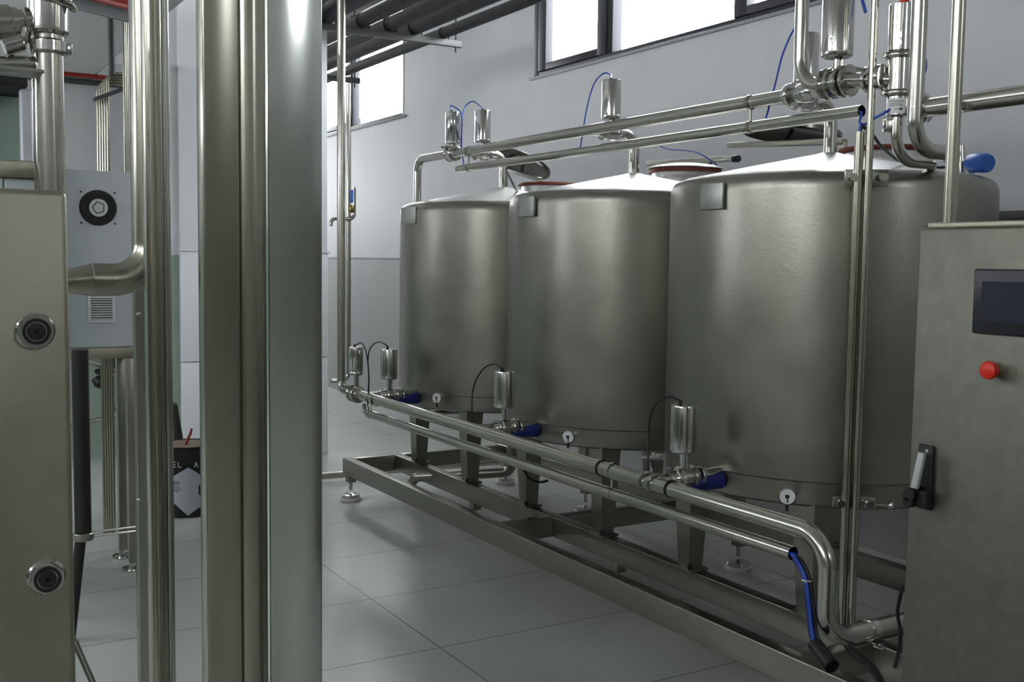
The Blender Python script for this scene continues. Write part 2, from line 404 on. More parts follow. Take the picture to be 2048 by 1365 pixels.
        b = B(); h1 = Vector((mc.x+.17, mc.y, 2.12)); rod(b, h1, h1+Vector((0, 0, .05)), .016, 14); obj('lever_pin', b, M_FRAME, lid)
    else:
        if i == 2: lc, ln, ba, bb = at(1583, 262, X=3.74), Vector((.10, -.02, .99)), at(1458, 291, X=3.62), at(1690, 283, X=3.62)
        else: lc, ln, ba, bb = at(1046, 326, X=3.72), Vector((.42, .03, .9)), at(1008, 338, X=3.68), at(1079, 359, X=3.68)
        b = B(); disc_tilt(b, lc, ln, .235 if i == 2 else .2, .03); lid = obj('hatch_lid', b, M_LIDS, t)
        b = B(); obox(b, (ba+bb)/2, bb-ba, (bb-ba).cross(Vector((0, 0, 1))), (bb-ba).cross((bb-ba).cross(Vector((0, 0, 1)))), (bb-ba).length/2, .018, .013, .003); obj('lever_bar', b, M_FRAME, lid)
        b = B(); q = (ba+bb)/2; rod(b, q, lc, .014, 12); obj('lever_pin', b, M_FRAME, lid)
        b = B(); rod(b, bb, Vector((bb.x, bb.y, 2.0)), .012, 12); obj('hinge_post', b, M_FRAME, lid)
# level sensor on the near tank's dome
p = at(1925, 338, X=3.72); t = thing('level_sensor', 'blue sensor head on a short steel stem at the right rim of the near tank', 'sensor', (p.x, p.y, 1.95))
b = B(); rod(b, (p.x, p.y, 1.93), at(1921, 292, X=3.72), .016, 16); obj('sensor_stem', b, M_PIPE, t)
hA, hB = at(1922, 326, X=3.72), at(1968, 326, X=3.66)
b = B(); rod(b, hA, hB, .008, 12); obj('sensor_neck', b, M_PIPE, t)
b = B(); a_, z_ = at(1936, 326, X=3.7), at(1976, 326, X=3.64); dd = (z_-a_)
lathe(b, [(0, 0), (.018, 0), (.024, .006), (.026, .03), (.036, .034), (.038, .06), (.037, dd.length-.012), (.03, dd.length), (0, dd.length)], a_, dd, 24)
rod(b, a_+dd*.25, a_+dd*.25-Vector((0, 0, .04)), .014, 14, .003)
obj('sensor_head', b, M_BLUEB, t)
# ================================================================== SKID FRAME
t = thing('skid_frame', 'low steel frame of rectangular tubes standing on levelling feet under the three tanks', 'frame', (3.2, 4.2, 0))
ZR0, ZR1 = .172, .278
YE, YN = 6.52, 1.95
for nm, x0, x1 in (('rail', 2.600, 2.662), ('rail', 2.955, 3.015), ('rail', 3.80, 3.86)):
    b = B(); box(b, x0, x1, YN, YE, ZR0, ZR1, .004); obj(nm, b, M_FRAME, t)
for y in (6.462, 4.50, 2.44):
    for x0, x1 in ((2.662, 2.955), (3.015, 3.80)):
        b = B(); box(b, x0, x1, y, y+.058, ZR0, ZR1-.001, .003); obj('cross_beam', b, M_FRAME, t)
for fx, fy in ((2.632, 6.455), (2.632, 2.02), (2.985, 5.39), (2.985, 3.97), (2.985, 2.6), (3.82, 6.45), (3.82, 5.44), (3.82, 4.04), (3.82, 2.5)):
    b = B(); rod(b, (fx, fy, .07), (fx, fy, ZR0), .012, 14); lf = obj('levelling_foot', b, M_POL, t)
    b = B(); box(b, fx-.028, fx+.028, fy-.028, fy+.028, .125, ZR0+.001, .003); obj('foot_sleeve', b, M_FRAME, lf)
    b = B(); lathe(b, [(0, .052), (.018, .052), (.03, .046), (.058, .043), (.06, .025), (.06, .02), (0, .02)], (fx, fy, 0), (0, 0, 1), 32); obj('foot_disc', b, M_POL, lf)
    b = B(); lathe(b, [(0, 0), (.066, 0), (.07, .006), (.07, .016), (.064, .021), (0, .021)], (fx, fy, 0), (0, 0, 1), 32); obj('foot_pad', b, M_RUBW, lf, 'white rubber pad')
# tank drain stubs bending out below the skid
def simple_pipe(name, pts, r, rf, m, label, cat, group=None, seg=24):
    b = B(); sweep(b, fillet(pts, rf), r, seg); return solid(name, b, m, label, cat, group)
a_ = at(870, 948, X=3.1); simple_pipe('drain_pipe', [(3.3, 5.5, .62), (3.3, 5.5, .3), at(832, 955, X=2.9), at(815, 978, X=2.9)], .03, .06, M_FRAME, 'short bent drain pipe hanging below the far tank behind the front rail', 'pipe')
simple_pipe('return_pipe', [(2.98, 3.0, .62), (2.98, 6.0, .62), (3.3, 6.0, .62)], .016, .05, M_PIPE, 'thin steel return pipe running under the tanks behind the manifold', 'pipe')
simple_pipe('floor_pipe', [(2.3, 7.08, .05), (5.0-.3, 6.9, .05)], .024, .05, M_PIPE, 'steel pipe lying low across the floor behind the frame corner', 'pipe')
# ================================================================== VALVES
def ring(b, c, ax, r, w, seg=28):
    lathe(b, [(0, -w/2), (r*.93, -w/2), (r, -w/2+.003), (r, w/2-.003), (r*.93, w/2), (0, w/2)], c, ax, seg)
def valve(name_label, cat, c, ax, gap, h, r, group, tilt=None, rings=(-.055, -.02, .02, .055), rr=.042, ports=True, hose_side=(0, 1, 0)):
    """pneumatic butterfly valve: body on the pipe axis, upright actuator cylinder above it"""
    c = Vector(c); ax = Vector(ax).normalized()
    t = thing('pneumatic_valve', name_label, cat, c, group)
    b = B(); lathe(b, [(0, -.07), (.03, -.07), (.034, -.03), (.045, -.016), (.045, .016), (.034, .03), (.03, .07), (0, .07)], c, ax, 28); obj('valve_body', b, M_POL, t)
    for s in rings:
        b = B(); ring(b, c+ax*s, ax, rr, .014); 
        side = ax.cross(Vector((0, 0, 1))).normalized()
        rod(b, c+ax*s-side*(rr*.6)+Vector((0, 0, rr*.8)), c+ax*s-side*(rr*1.3)+Vector((0, 0, rr*.8)), .007, 8)
        obj('clamp_ring', b, M_PIPE, t)
    b = B(); rod(b, c+Vector((0, 0, .03)), c+Vector((0, 0, gap+.002)), .012, 14); rod(b, c+Vector((.012, -.012, .03)), c+Vector((.012, -.012, gap)), .005, 8); obj('valve_stem', b, M_POL, t)
    b = B(); lathe(b, [(0, 0), (r*.82, 0), (r*.85, .004), (r*.98, .005), (r, .009), (r, .02), (r*.985, .021), (r*.985, .024), (r, .025), (r, h-.006), (r*.96, h), (r*.3, h+.002), (0, h+.002)], c+Vector((0, 0, gap)), (0, 0, 1), 44)
    ac = obj('actuator', b, M_POL, t)
    if ports:
        hs = Vector(hose_side).normalized(); p = c+Vector((0, 0, gap+h))+hs*r*.45
        b = B(); rod(b, p-Vector((0, 0, .004)), p+Vector((0, 0, .016)), .007, 10); obj('air_fitting', b, M_BLACK, ac)
    return t, c+Vector((0, 0, gap+h+.014))+Vector(hose_side).normalized()*r*.45
XM, ZM = 2.45, .780
GL = 'pneumatic valves along the lower manifold'
GU = 'pneumatic valves on the upper pipe run'
hose_pts = {}
_, hose_pts['m0'] = valve('slim pneumatic valve at the far left end of the lower manifold, beside the white pier', 'valve', (XM, 5.93, ZM+.002), (0, 1, 0), .115, .172, .043, GL, rings=(-.035, .035), rr=.052)
lowlab = ['pneumatic valve with blue film at the outlet of the far tank', 'pneumatic valve with blue film at the outlet of the middle tank', 'pneumatic valve with blue film at the outlet of the near tank, beside a small sensor']
for i, c in enumerate(TC):
    _, hose_pts['l%d' % i] = valve(lowlab[i], 'valve', (2.575, c.y-.09, .79), (1, 0, 0), .098, .18, .05, GL, rings=(-.03, .018, .05, .085), rr=.038, hose_side=(0, .6, 0))
XU, ZU, ZD = 3.10, 2.266, 2.165
uplab = ['pneumatic valve at the left end of the upper pipe above the far tank', 'pneumatic valve behind the upper pipe at the inlet of the far tank', 'pneumatic valve behind the upper pipe at the inlet of the middle tank', 'pneumatic valve at the inlet of the near tank, half hidden by the bent pipe']
_, hose_pts['u0'] = valve(uplab[0], 'valve', (XU, 5.936, ZU), (0, 1, 0), .058, .2, .046, GU, rings=(-.03, .03), rr=.05, hose_side=(0, .2, 0))
for i, c in enumerate(TC):
    _, hose_pts['u%d' % (i+1)] = valve(uplab[i+1], 'valve', (3.245, c.y, ZU), (1, 0, 0), .066, .2, .05, GU, rings=(-.05, -.01, .03), rr=.042, hose_side=(.2, .4, 0))
    ilab = ['far', 'middle', 'near'][i]
    simple_pipe('inlet_pipe', [(3.30, c.y, ZU), (3.40, c.y, ZU), (3.40, c.y, 2.06)], .0265, .07, M_PIPE, 'steel elbow pipe dropping into the dome top of the %s tank' % ilab, 'pipe', 'inlet elbows of the tanks')
# ------------------------------------------------------------------ lower manifold
t = thing('manifold_pipe', 'long polished lower manifold pipe along the tanks, bending down at its near end', 'pipe', (XM, 4.0, ZM))
b = B(); sweep(b, fillet([(XM, 5.90, ZM+.004), (XM, 2.205, ZM-.006), (XM, 2.205, .45), (3.55, 2.205, .45)], .105, 12), .0295, 28); obj('pipe_run', b, M_PIPE, t)
for i, c in enumerate(TC):
    b = B(); rod(b, (XM, c.y-.09, .79), (2.53, c.y-.09, .79), .0265, 24); obj('branch_tee', b, M_PIPE, t)
    if i == 2:
        b = B()
        for yy in (-.02, .03): lathe(b, [(.029, -.006), (.039, -.004), (.039, .004), (.029, .006)], (XM, c.y-.06+yy, ZM), (0, 1, 0), 28, True)
        obj('union_ring', b, M_PIPE, t)
for yy in (5.62, 3.38, 2.95):
    b = B(); lathe(b, [(.029, -.004), (.033, -.004), (.033, .004), (.029, .004)], (XM, yy, ZM-.002), (0, 1, 0), 24, True); obj('pipe_band', b, M_DARK, t)
# clamp on the low cross run
b = B(); lathe(b, [(.0295, -.014), (.0325, -.014), (.0325, .014), (.0295, .014)], (2.66, 2.205, .45), (1, 0, 0), 24, True)
box(b, 2.646, 2.674, 2.155, 2.185, .40, .408, .001); rod(b, (2.66, 2.165, .395), (2.66, 2.165, .416), .008, 6); obj('pipe_clamp', b, M_POL, t)
# riser on the left
t = thing('riser_pipe', 'tall bright vertical steel pipe beside the white pier, turning into the manifold', 'pipe', (XM, 6.2, ZM))
b = B(); sweep(b, fillet([(XM, 5.96, ZM+.004), (XM, 6.17, ZM+.004), (XM, 6.17, ZC)], .06, 10), .026, 24); obj('pipe_run', b, M_PIPE, t)
b = B(); pz = at(672, 3, X=XM).z; lathe(b, [(.026, 0), (.05, 0), (.05, .04), (.026, .04)], (XM, 6.17, pz), (0, 0, 1), 24, True); obj('pipe_flange', b, M_DARK, t)
# second riser with ball valve
pr = at(697, 400, Y=7.7); xr = pr.x
t = thing('riser_pipe', 'thinner vertical steel pipe right of the bright riser, with a blue handled ball valve', 'pipe', (xr, 7.7, .7))
zb = at(690, 762, Y=7.7).z
b = B(); sweep(b, fillet([(xr, 7.7, at(697, 168, Y=7.7).z), (xr, 7.7, zb), (xr-.14, 7.7, zb)], .06), .019, 20); obj('pipe_run', b, M_PIPE, t)
zb2 = at(690, 438, Y=7.66).z
b = B(); sweep(b, fillet([(xr+.03, 7.66, at(705, 375, Y=7.66).z), (xr+.03, 7.66, zb2), (xr-.16, 7.66, zb2), (xr-.16, 7.66, zb2-.06)], .04), .014, 16); obj('branch_pipe', b, M_PIPE, t)
b = B(); hp = at(704, 393, Y=7.66); obox(b, hp, (0, 0, 1), (1, 0, 0), (0, 1, 0), .05, .012, .01, .004); obj('valve_handle', b, M_BLUEB, t, 'blue lever handle')
b = B(); hp = at(703, 418, Y=7.66); lathe(b, [(0, -.03), (.02, -.03), (.028, 0), (.02, .03), (0, .03)], hp, (0, 0, 1), 16); obj('ball_valve', b, M_BRASS, t)
# ------------------------------------------------------------------ lower cable conduit
ZT = .6885
t = thing('cable_conduit', 'thinner steel conduit under the lower manifold with blue cables coming out of its open end', 'conduit', (XM, 4.0, ZT))
b = B(); tubehollow(b, (XM, 5.74, ZT), (XM, 2.345, ZT), .0235, .002, 24); obj('conduit_tube', b, M_PIPE, t)
b = B(); sweep(b, fillet([(XM, 5.735, ZT), (XM, 5.80, ZT), (XM, 5.80, ZT+.05)], .02), .012, 12); obj('end_hook', b, M_PIPE, t)
for yy in (5.7, 3.31):
    b = B(); lathe(b, [(.0235, -.007), (.0265, -.007), (.0265, .007), (.0235, .007)], (XM, yy, ZT), (0, 1, 0), 20, True); lathe(b, [(.0297, -.007), (.033, -.007), (.033, .007), (.0297, .007)], (XM, yy, ZM), (0, 1, 0), 20, True); rod(b, (XM, yy, ZT+.022), (XM, yy, ZM-.03), .005, 8); obj('hanger_clip', b, M_POL, t)
b = B(); q = [at(1592, 1122, X=2.44), at(1614, 1160, X=2.42), at(1622, 1240, X=2.41), at(1632, 1290, X=2.40), at(1660, 1330, X=2.40)]
CB = [Vector((XM, 2.45, ZT)), Vector((XM, 2.36, ZT-.003))]
specs = [(-.008, .006, 0, M_BLUEH, 'bright blue cable bending out of the lower conduit, left one of the bunch'), (.006, .002, 8, M_BLUEH, 'bright blue cable bending out of the lower conduit, in the middle of the bunch'), (.002, -.008, 15, M_BLACK, 'black cable bending out of the lower conduit among the blue ones'), (-.002, -.002, -7, M_BLUEF, 'dark blue cable bending out of the lower conduit, behind the brighter ones')]
for k, (ox, oz, dx, mm, lb) in enumerate(specs):
    pts = CB[:]
    pts = [p+Vector((ox, 0, oz)) for p in pts]
    ee = [(1594, 1122), (1612, 1163), (1619, 1220), (1626, 1275), (1640, 1305)]
    pts += [at(px+dx*.55, py-dx*.1, X=XM-.02+ox) for px, py in ee]
    b = B(); sweep(b, smooth(pts), .0055, 10); solid('cable', b, mm, lb, 'cable', 'cables hanging from the lower conduit')
b = B(); q0, q1 = at(1630, 1290, X=2.43), at(1664, 1334, X=2.40); tubehollow(b, q0, q1, .024, .003, 20)
lathe(b, [(0, 0), (.022, 0), (.022, .004), (0, .004)], q1-(q1-q0).normalized()*.02, q1-q0, 20)
solid('cable_sleeve', b, M_BLACK, 'black corrugated sleeve at the lower end of the blue cables', 'sleeve')
for (px, py, lb) in ((1614, 1162, 'pale cable tie higher up round the blue cables'), (1631, 1292, 'pale cable tie just above the black sleeve')):
    b = B(); p = at(px, py, X=XM-.02); lathe(b, [(.014, -.002), (.017, -.002), (.017, .002), (.014, .002)], p, (.15, .1, 1), 20, True); obox(b, p+Vector((-.018, -.012, .002)), (1, .6, .2), (0, 1, 0), (0, 0, 1), .007, .0015, .002); solid('cable_tie', b, M_TIE, lb, 'cable tie')
b = B(); sweep(b, smooth([at(1806, 1172, X=2.3), at(1799, 1200, X=2.3), at(1795, 1228, X=2.31), at(1800, 1262, X=2.32), at(1798, 1300, X=2.34), at(1790, 1335, X=2.38)]), .005, 10)
solid('cable', b, M_BLACK, 'thin black cable hanging along the left edge of the control cabinet', 'cable')
b = B(); sweep(b, smooth([at(1690, 1270, X=2.72), at(1697, 1295, X=2.66), at(1722, 1318, X=2.6), at(1745, 1338, X=2.57), at(1772, 1385, X=2.5)]), .013, 12)
solid('cable', b, M_BLACK, 'thick black cable crossing the frame rail in front of the control cabinet', 'cable')
# small sensor beside the near outlet valve
p0, p1 = at(1284, 917, X=2.66), at(1324, 914, X=2.6); t = thing('flow_sensor', 'small horizontal steel sensor fitting left of the near outlet valve', 'sensor', p0)
b = B(); rod(b, p0, p1, .009, 14); rod(b, p1-(p1-p0)*.45, p1, .014, 14, .002); obj('sensor_body', b, M_POL, t)
b = B(); rod(b, p1-(p1-p0)*.35, p1-(p1-p0)*.35+Vector((0, 0, .022)), .012, 12, .002); rod(b, (p0+p1)/2, (p0+p1)/2-Vector((0, 0, .07)), .007, 10); obj('sensor_stem', b, M_POL, t)
# ------------------------------------------------------------------ upper pipe and conduit
t = thing('upper_pipe', 'long steel pipe sloping across the view above the tanks, bending down behind the far tank', 'pipe', (XU, 4.5, ZU))
b = B(); sweep(b, fillet([(XU, 6.44, 1.2), (XU, 6.44, ZU+.002), (XU, 5.97, ZU+.001)], .085, 12), .026, 26); obj('drop_elbow', b, M_PIPE, t)
b = B(); sweep(b, [(XU, 5.90, ZU), (XU, 3.02, ZU)], .0275, 26); obj('pipe_run', b, M_PIPE, t)
for i, c in enumerate(TC):
    b = B(); rod(b, (XU, c.y, ZU), (3.2, c.y, ZU), .026, 22); obj('branch_tee', b, M_PIPE, t)
b = B(); lathe(b, [(.02, -.012), (.044, -.012), (.047, -.006), (.047, .006), (.044, .012), (.02, .012)], (XU, 3.06, ZU), (0, 1, 0), 28, True)
lathe(b, [(0, .05), (.03, .05), (.04, .02), (.04, -.035), (.03, -.05), (0, -.05)], (XU, 2.98, ZU), (0, 1, 0), 28); obj('end_union', b, M_POL, t)
for yy in (5.72, 3.285):
    b = B(); lathe(b, [(.0275, -.009), (.031, -.009), (.031, .009), (.0275, .009)], (XU, yy, ZU), (0, 1, 0), 24, True)
    lathe(b, [(.0225, -.009), (.026, -.009), (.026, .009), (.0225, .009)], (XU, yy, ZD), (0, 1, 0), 24, True)
    rod(b, (XU, yy, ZD+.024), (XU, yy, ZU-.029), .006, 10); rod(b, (XU-.04, yy, ZD-.02), (XU-.02, yy, ZD-.012), .005, 8); obj('hanger_clip', b, M_FRAME, t)
b = B(); tubehollow(b, (XU, 5.86, ZD), (XU, 2.705, ZD), .0225, .002, 26); solid('cable_conduit', b, M_PIPE, 'thinner steel conduit running just below the long upper pipe', 'conduit')
# ------------------------------------------------------------------ air hoses
def hose(pts, label, m=M_BLUEH, r=.004, name='air_hose', group='thin hoses at the valves', cat='hose'):
    b = B(); sweep(b, smooth(pts), r, 8); return solid(name, b, m, label, cat, group)
h = hose_pts
def hx(px, py, X): return at(px, py, X=X)
hose([h['u0'], h['u0']+Vector((.0, .005, .03)), hx(921, 224, 3.12), hx(924, 250, 3.12), hx(922, 292, 3.13), Vector((XU+.01, 5.80, ZD+.02))], 'short blue hose looping from the left upper valve')
hose([h['u1'], hx(960, 212, 3.26), hx(945, 203, 3.25), hx(930, 214, 3.2), hx(924, 240, 3.14), hx(923, 300, 3.13)], 'blue hose arching between the two valves above the far tank')
hose([h['u2'], hx(1222, 150, 3.3), hx(1207, 147, 3.3), hx(1188, 168, 3.28), hx(1174, 215, 3.2), hx(1166, 262, 3.15), hx(1160, 298, 3.12)], 'blue hose arching from the valve above the middle tank')
hose([h['u3'], hx(1602, 50, 3.3), hx(1586, 62, 3.3), hx(1565, 110, 3.28), hx(1550, 170, 3.2), hx(1532, 236, 3.12)], 'blue hose curving down left of the bent pipe above the near tank')
hose([hx(1322, 294, 3.15), hx(1340, 299, 3.3), hx(1370, 301, 3.5), hx(1400, 308, 3.7), hx(1428, 326, 3.86), hx(1437, 336, 3.9)], 'blue hose hanging from the conduit to the middle hatch lever')
hose([hx(1013, 338, 3.14), hx(1018, 352, 3.2), hx(1031, 378, 3.3), hx(1035, 382, 3.4)], 'black cable curving down to the far tank dome', M_BLACK, .006, 'cable', 'cables above the tanks', 'cable')
hose([h['m0'], hx(714, 690, XM), hx(722, 686, XM), hx(731, 700, XM), hx(737, 740, XM), hx(737, 775, XM), hx(734, 800, XM), Vector((XM+.005, 5.735, ZT+.005))], 'dark hose looping from the leftmost manifold valve', M_BEZEL)
hose([h['l0'], hx(768, 688, 2.55), hx(755, 685, 2.53), hx(741, 696, 2.5), hx(736, 720, 2.47), hx(738, 765, 2.46), hx(735, 806, 2.46)], 'dark hose looping from the valve of the far tank', M_BEZEL)
hose([h['l1'], hx(1003, 738, 2.56), hx(988, 728, 2.55), hx(965, 740, 2.54), hx(947, 775, 2.52), hx(944, 820, 2.5), hx(950, 855, 2.48)], 'dark hose looping from the valve of the middle tank', M_BEZEL)
hose([h['l2'], hx(1356, 800, 2.57), hx(1338, 794, 2.57), hx(1315, 805, 2.56), hx(1300, 835, 2.55), hx(1296, 890, 2.54), hx(1297, 940, 2.5)], 'dark hose looping from the valve of the near tank', M_BEZEL)
hose([hx(1047, 940, 2.75), hx(1060, 958, 2.8), hx(1080, 965, 2.85), hx(1095, 962, 2.9)], 'short black cable hanging under the conduit below the middle tank', M_BLACK, .006, 'cable', 'cables above the tanks', 'cable')
# ------------------------------------------------------------------ support posts at the near tank
pA, nA = surf(1721, 760, TC[2], .085); pB, nB = surf(1701, 760, TC[2], .07)
t = thing('support_post', 'tall thin steel post clamped to the front of the near tank, reaching out of view', 'post', (pA.x, pA.y, .278))
b = B(); rod(b, (pA.x, pA.y, .3), (pA.x, pA.y, ZC), .0135, 20); obj('post_tube', b, M_POST, t)
b = B(); box(b, pA.x-.04, pA.x+.1, pA.y-.04, pA.y+.04, .279, .3, .002); obj('post_foot', b, M_FRAME, t)
zc = at(1728, 355, D=math.hypot(pA.x, pA.y)).z
un = Vector((0, 0, 1)).cross(nA)
for zz, hh in ((zc, .03), (at(1700, 1008, D=math.hypot(pA.x, pA.y)).z, .02)):
    b = B(); obox(b, pA-nA*.03+Vector((0, 0, zz-pA.z)), un, nA, (0, 0, 1), .075, .004, hh, .002)
    for s in (-1, 1):
        q = pA+un*s*.05+Vector((0, 0, zz-pA.z)); rod(b, q-nA*.08, q-nA*.005, .009, 6); rod(b, q-nA*.006, q+nA*.006, .015, 6)
    obj('post_clamp', b, M_PIPE, t)
q = Vector((pA.x, pA.y, at(1700, 1008, D=math.hypot(pA.x, pA.y)).z))
b = B(); rod(b, q+un*.03, q+un*.115, .004, 8); lathe(b, [(0, -.012), (.013, -.008), (.016, 0), (.013, .008), (0, .012)], q+un*.12, un, 14); obj('clamp_screw', b, M_POL, t, 'bright clamp screw with a round head')
t = thing('cable_post', 'shorter open topped steel tube beside the tall post on the near tank', 'post', (pB.x, pB.y, .278))
b = B(); zt = at(1714, 264, D=math.hypot(pB.x, pB.y)).z; tubehollow(b, (pB.x, pB.y, .285), (pB.x, pB.y, zt), .0165, .002, 22); obj('post_tube', b, M_POST, t)
b = B(); box(b, pB.x-.03, pB.x+.03, pB.y-.03, pB.y+.1, .279, .287, .002); obj('post_foot', b, M_FRAME, t)
tp = Vector((pB.x, pB.y, zt))
hose([tp-Vector((0, 0, .1)), tp+Vector((0, 0, .0)), at(1719, 245, X=3.05), at(1722, 225, X=3.09), Vector((3.1, 2.75, ZD))], 'blue cable rising from the open post into the upper conduit', M_BLUEH, .005, 'cable', 'cables above the tanks', 'cable')
hose([tp-Vector((.003, 0, .1)), tp+Vector((.002, 0, .02)), at(1728, 250, X=2.97), at(1748, 237, X=2.96), at(1770, 225, X=2.97), at(1790, 214, X=3.0)], 'blue cable bowing from the post to the valve block right of it', M_BLUEH, .005, 'cable', 'cables above the tanks', 'cable')
hose([tp-Vector((-.004, 0, .1)), tp+Vector((.004, 0, .01)), at(1742, 266, X=2.98), at(1765, 296, X=3.1), at(1800, 322, X=3.3), at(1850, 335, X=3.5), at(1905, 334, X=3.68)], 'black cable sagging over the near tank dome to the blue sensor', M_BLACK, .006, 'cable', 'cables above the tanks', 'cable')
# ------------------------------------------------------------------ valve group top right
XV = 2.95
pv = at(1672, 166, X=XV); zv = pv.z
t_, _ = valve('large pneumatic valve between the bent pipe and the tall post, top right', 'valve', pv, (0, -1, 0), .088, .205, .056, GU, rings=(-.045, -.012, .03, .06), rr=.056, ports=False)
pb0 = at(1605, 0, X=XV)
b = B(); sweep(b, fillet([(XV, pb0.y, ZC), (XV, pb0.y, zv), (XV, pv.y+.06, zv)], .125, 14), .0255, 26); solid('bent_pipe', b, M_PIPE, 'steel pipe coming down from above and bending right into the large valve', 'pipe')
pu = at(1797, 160, X=3.02); du = Vector((pu.x, pu.y, 0))
b = B(); sweep(b, [(XV, pv.y-.06, zv), (XV+.02, (pv.y+pu.y)/2, zv-.004), (pu.x, pu.y, pu.z)], .027, 24)
for s in (.35, .62): 
    q = Vector((XV+.03, pv.y+(pu.y-pv.y)*(s+.2), zv-.002)); ring(b, q, (.15, -1, 0), .045, .016)
solid('connecting_pipe', b, M_POL, 'short clamped pipe joining the large valve to the block right of the tall post', 'pipe')
def zu(y): return at(1797, y, X=3.02).z
t = thing('valve_block', 'slim upright steel valve with red top and white label, right of the tall post', 'valve', (pu.x, pu.y, zu(252)))
b = B(); rod(b, (pu.x, pu.y, zu(104)), (pu.x, pu.y, zu(10)), .040, 36, .003)
obj('actuator', b, M_POL, t)
b = B(); rod(b, (pu.x+.01, pu.y, zu(10)), (pu.x+.01, pu.y, zu(2)), .018, 20, .002); obj('indicator_cap', b, M_RED, t, 'red indicator cap')
b = B(); rod(b, (pu.x, pu.y, zu(180)), (pu.x, pu.y, zu(110)), .037, 32); obj('valve_body', b, M_POL, t)
for y in (112, 187):
    b = B(); lathe(b, [(0, -.011), (.043, -.011), (.047, -.005), (.047, .005), (.043, .011), (0, .011)], (pu.x, pu.y, zu(y)), (0, 0, 1), 30)
    obox(b, (pu.x-.035, pu.y+.02, zu(y)), (1, 0, 0), (0, 1, 0), (0, 0, 1), .02, .008, .009, .002); obj('clamp_ring', b, M_PIPE, t)
b = B(); rod(b, (pu.x, pu.y, zu(233)), (pu.x, pu.y, zu(193)), .038, 30, .003); lw = obj('lower_housing', b, M_POL, t)
nv = (Vector((0, 0, 0))-Vector((pu.x, pu.y, 0))).normalized(); tv = Vector((0, 0, 1)).cross(nv)
def arcpatch(bm, c, r, a0, a1, z0, z1, n=12, th=.0008):
    """thin curved patch on a cylinder facing nv"""
    rows = []
    for k in range(n+1):
        a = a0+(a1-a0)*k/n; d = nv*math.cos(a)+tv*math.sin(a)
        rows.append([bm.verts.new(Vector((c.x, c.y, 0))+d*rr_+Vector((0, 0, z_))) for rr_, z_ in ((r, z0), (r+th, z0), (r+th, z1), (r, z1))])
    for a_, b_ in zip(rows, rows[1:]): bridge(bm, a_, b_)
    bm.faces.new(rows[0]); bm.faces.new(rows[-1][::-1]); return bm
b = B(); arcpatch(b, pu, .0381, -1.0, .75, zu(229), zu(199)); lbp = obj('label', b, M_WHITE, lw, 'white label with a black arrow')
b = B(); arcpatch(b, pu, .0389, -.25, .2, zu(222)+.001, zu(222)+.003, 6)
c3 = Vector((pu.x, pu.y, 0)); dA = nv*math.cos(.2)+tv*math.sin(.2)
b3 = c3+dA*.0395+Vector((0, 0, zu(222)+.002)); prism(b, [b3+Vector((0, 0, .006)), b3+tv*.012, b3-Vector((0, 0, .006))], nv*.0008)
obj('arrow_mark', b, M_BLACK, lbp)
b = B()
for z_, a0, a1 in ((205, -.75, .45), (209.5, -.6, .3), (213, -.7, .5)):
    k = a0
    while k < a1: arcpatch(b, pu, .0389, k, k+.06, zu(z_)-.0015, zu(z_)+.0015, 2); k += .1
obj('small_print', b, M_BEZEL, lbp)
# round ports on the two large actuators
for (cc, rr_, px, py) in ((Vector((pu.x, pu.y, 0)), .040, 1791, 84), (Vector((pv.x, pv.y, 0)), .056, 1650, 90)):
    n_ = (Vector((0, 0, 0))-cc).normalized(); s_ = Vector((0, 0, 1)).cross(n_)
    dirn = (n_ + s_*(-.35 if rr_ > .05 else -.15)).normalized()
    par = t if rr_ < .05 else t_
    for dz in ((.012, -.012) if rr_ < .05 else (0,)):
        z_ = at(px, py, X=3.02 if rr_ < .05 else XV).z+dz
        b = B(); q = cc+dirn*(rr_-.001)+Vector((0, 0, z_)); lathe(b, [(.006, 0), (.012, 0), (.012, .005), (.006, .005)], q, dirn, 18, True); obj('air_port', b, M_PIPE, par)
# pipes below and right of the valve block
away = Vector((.78, .62, 0)).normalized(); AX = Vector((1, 0, 0))
q0 = Vector((pu.x, pu.y, zu(233)-.001)); zq = at(1850, 318, X=3.05).z
b = B(); sweep(b, fillet([q0, Vector((pu.x, pu.y, zq)), Vector((pu.x, pu.y, zq))+AX*.19, Vector((pu.x, pu.y, zq))+AX*.19+away*.3], .105, 14), .02, 22)
obox(b, q0+Vector((-.012, .02, -.03)), (1, -.4, 0), (.4, 1, 0), (0, 0, 1), .02, .016, .022, .003)
solid('outlet_elbow', b, M_PIPE, 'thinner bent pipe under the labelled valve block, turning away over the near tank', 'pipe')
p5 = at(1835, 120, X=2.92); z5 = at(1880, 296, X=2.95).z
b = B(); sweep(b, fillet([(p5.x, p5.y, ZC), (p5.x, p5.y, z5), Vector((p5.x, p5.y, z5))+AX*.2, Vector((p5.x, p5.y, z5))+AX*.2+away*.22], .115, 16), lambda s: .0258, 28)
lathe(b, [(.0255, -.002), (.0272, -.002), (.0272, .002), (.0255, .002)], (p5.x, p5.y, z5+.135), (0, 0, 1), 24, True)
solid('drop_pipe', b, M_PIPE, 'thick steel pipe coming down right of the labelled valve and turning away in an elbow', 'pipe')
p6, p7 = at(1852, 216, X=3.06), at(2048, 200, X=3.06); p7 = Vector((3.06, -.6, p6.z))
t = thing('cross_pipe', 'thick steel pipe leaving the view at the right edge above the near tank', 'pipe', p6)
b = B(); sweep(b, [p6, p7], .031, 26); obj('pipe_run', b, M_PIPE, t)
b = B(); lathe(b, [(0, -.02), (.036, -.02), (.05, -.012), (.05, .006), (.042, .016), (.031, .03)], p6+Vector((0, .01, 0)), (0, -1, 0), 30); obj('end_flange', b, M_POL, t)
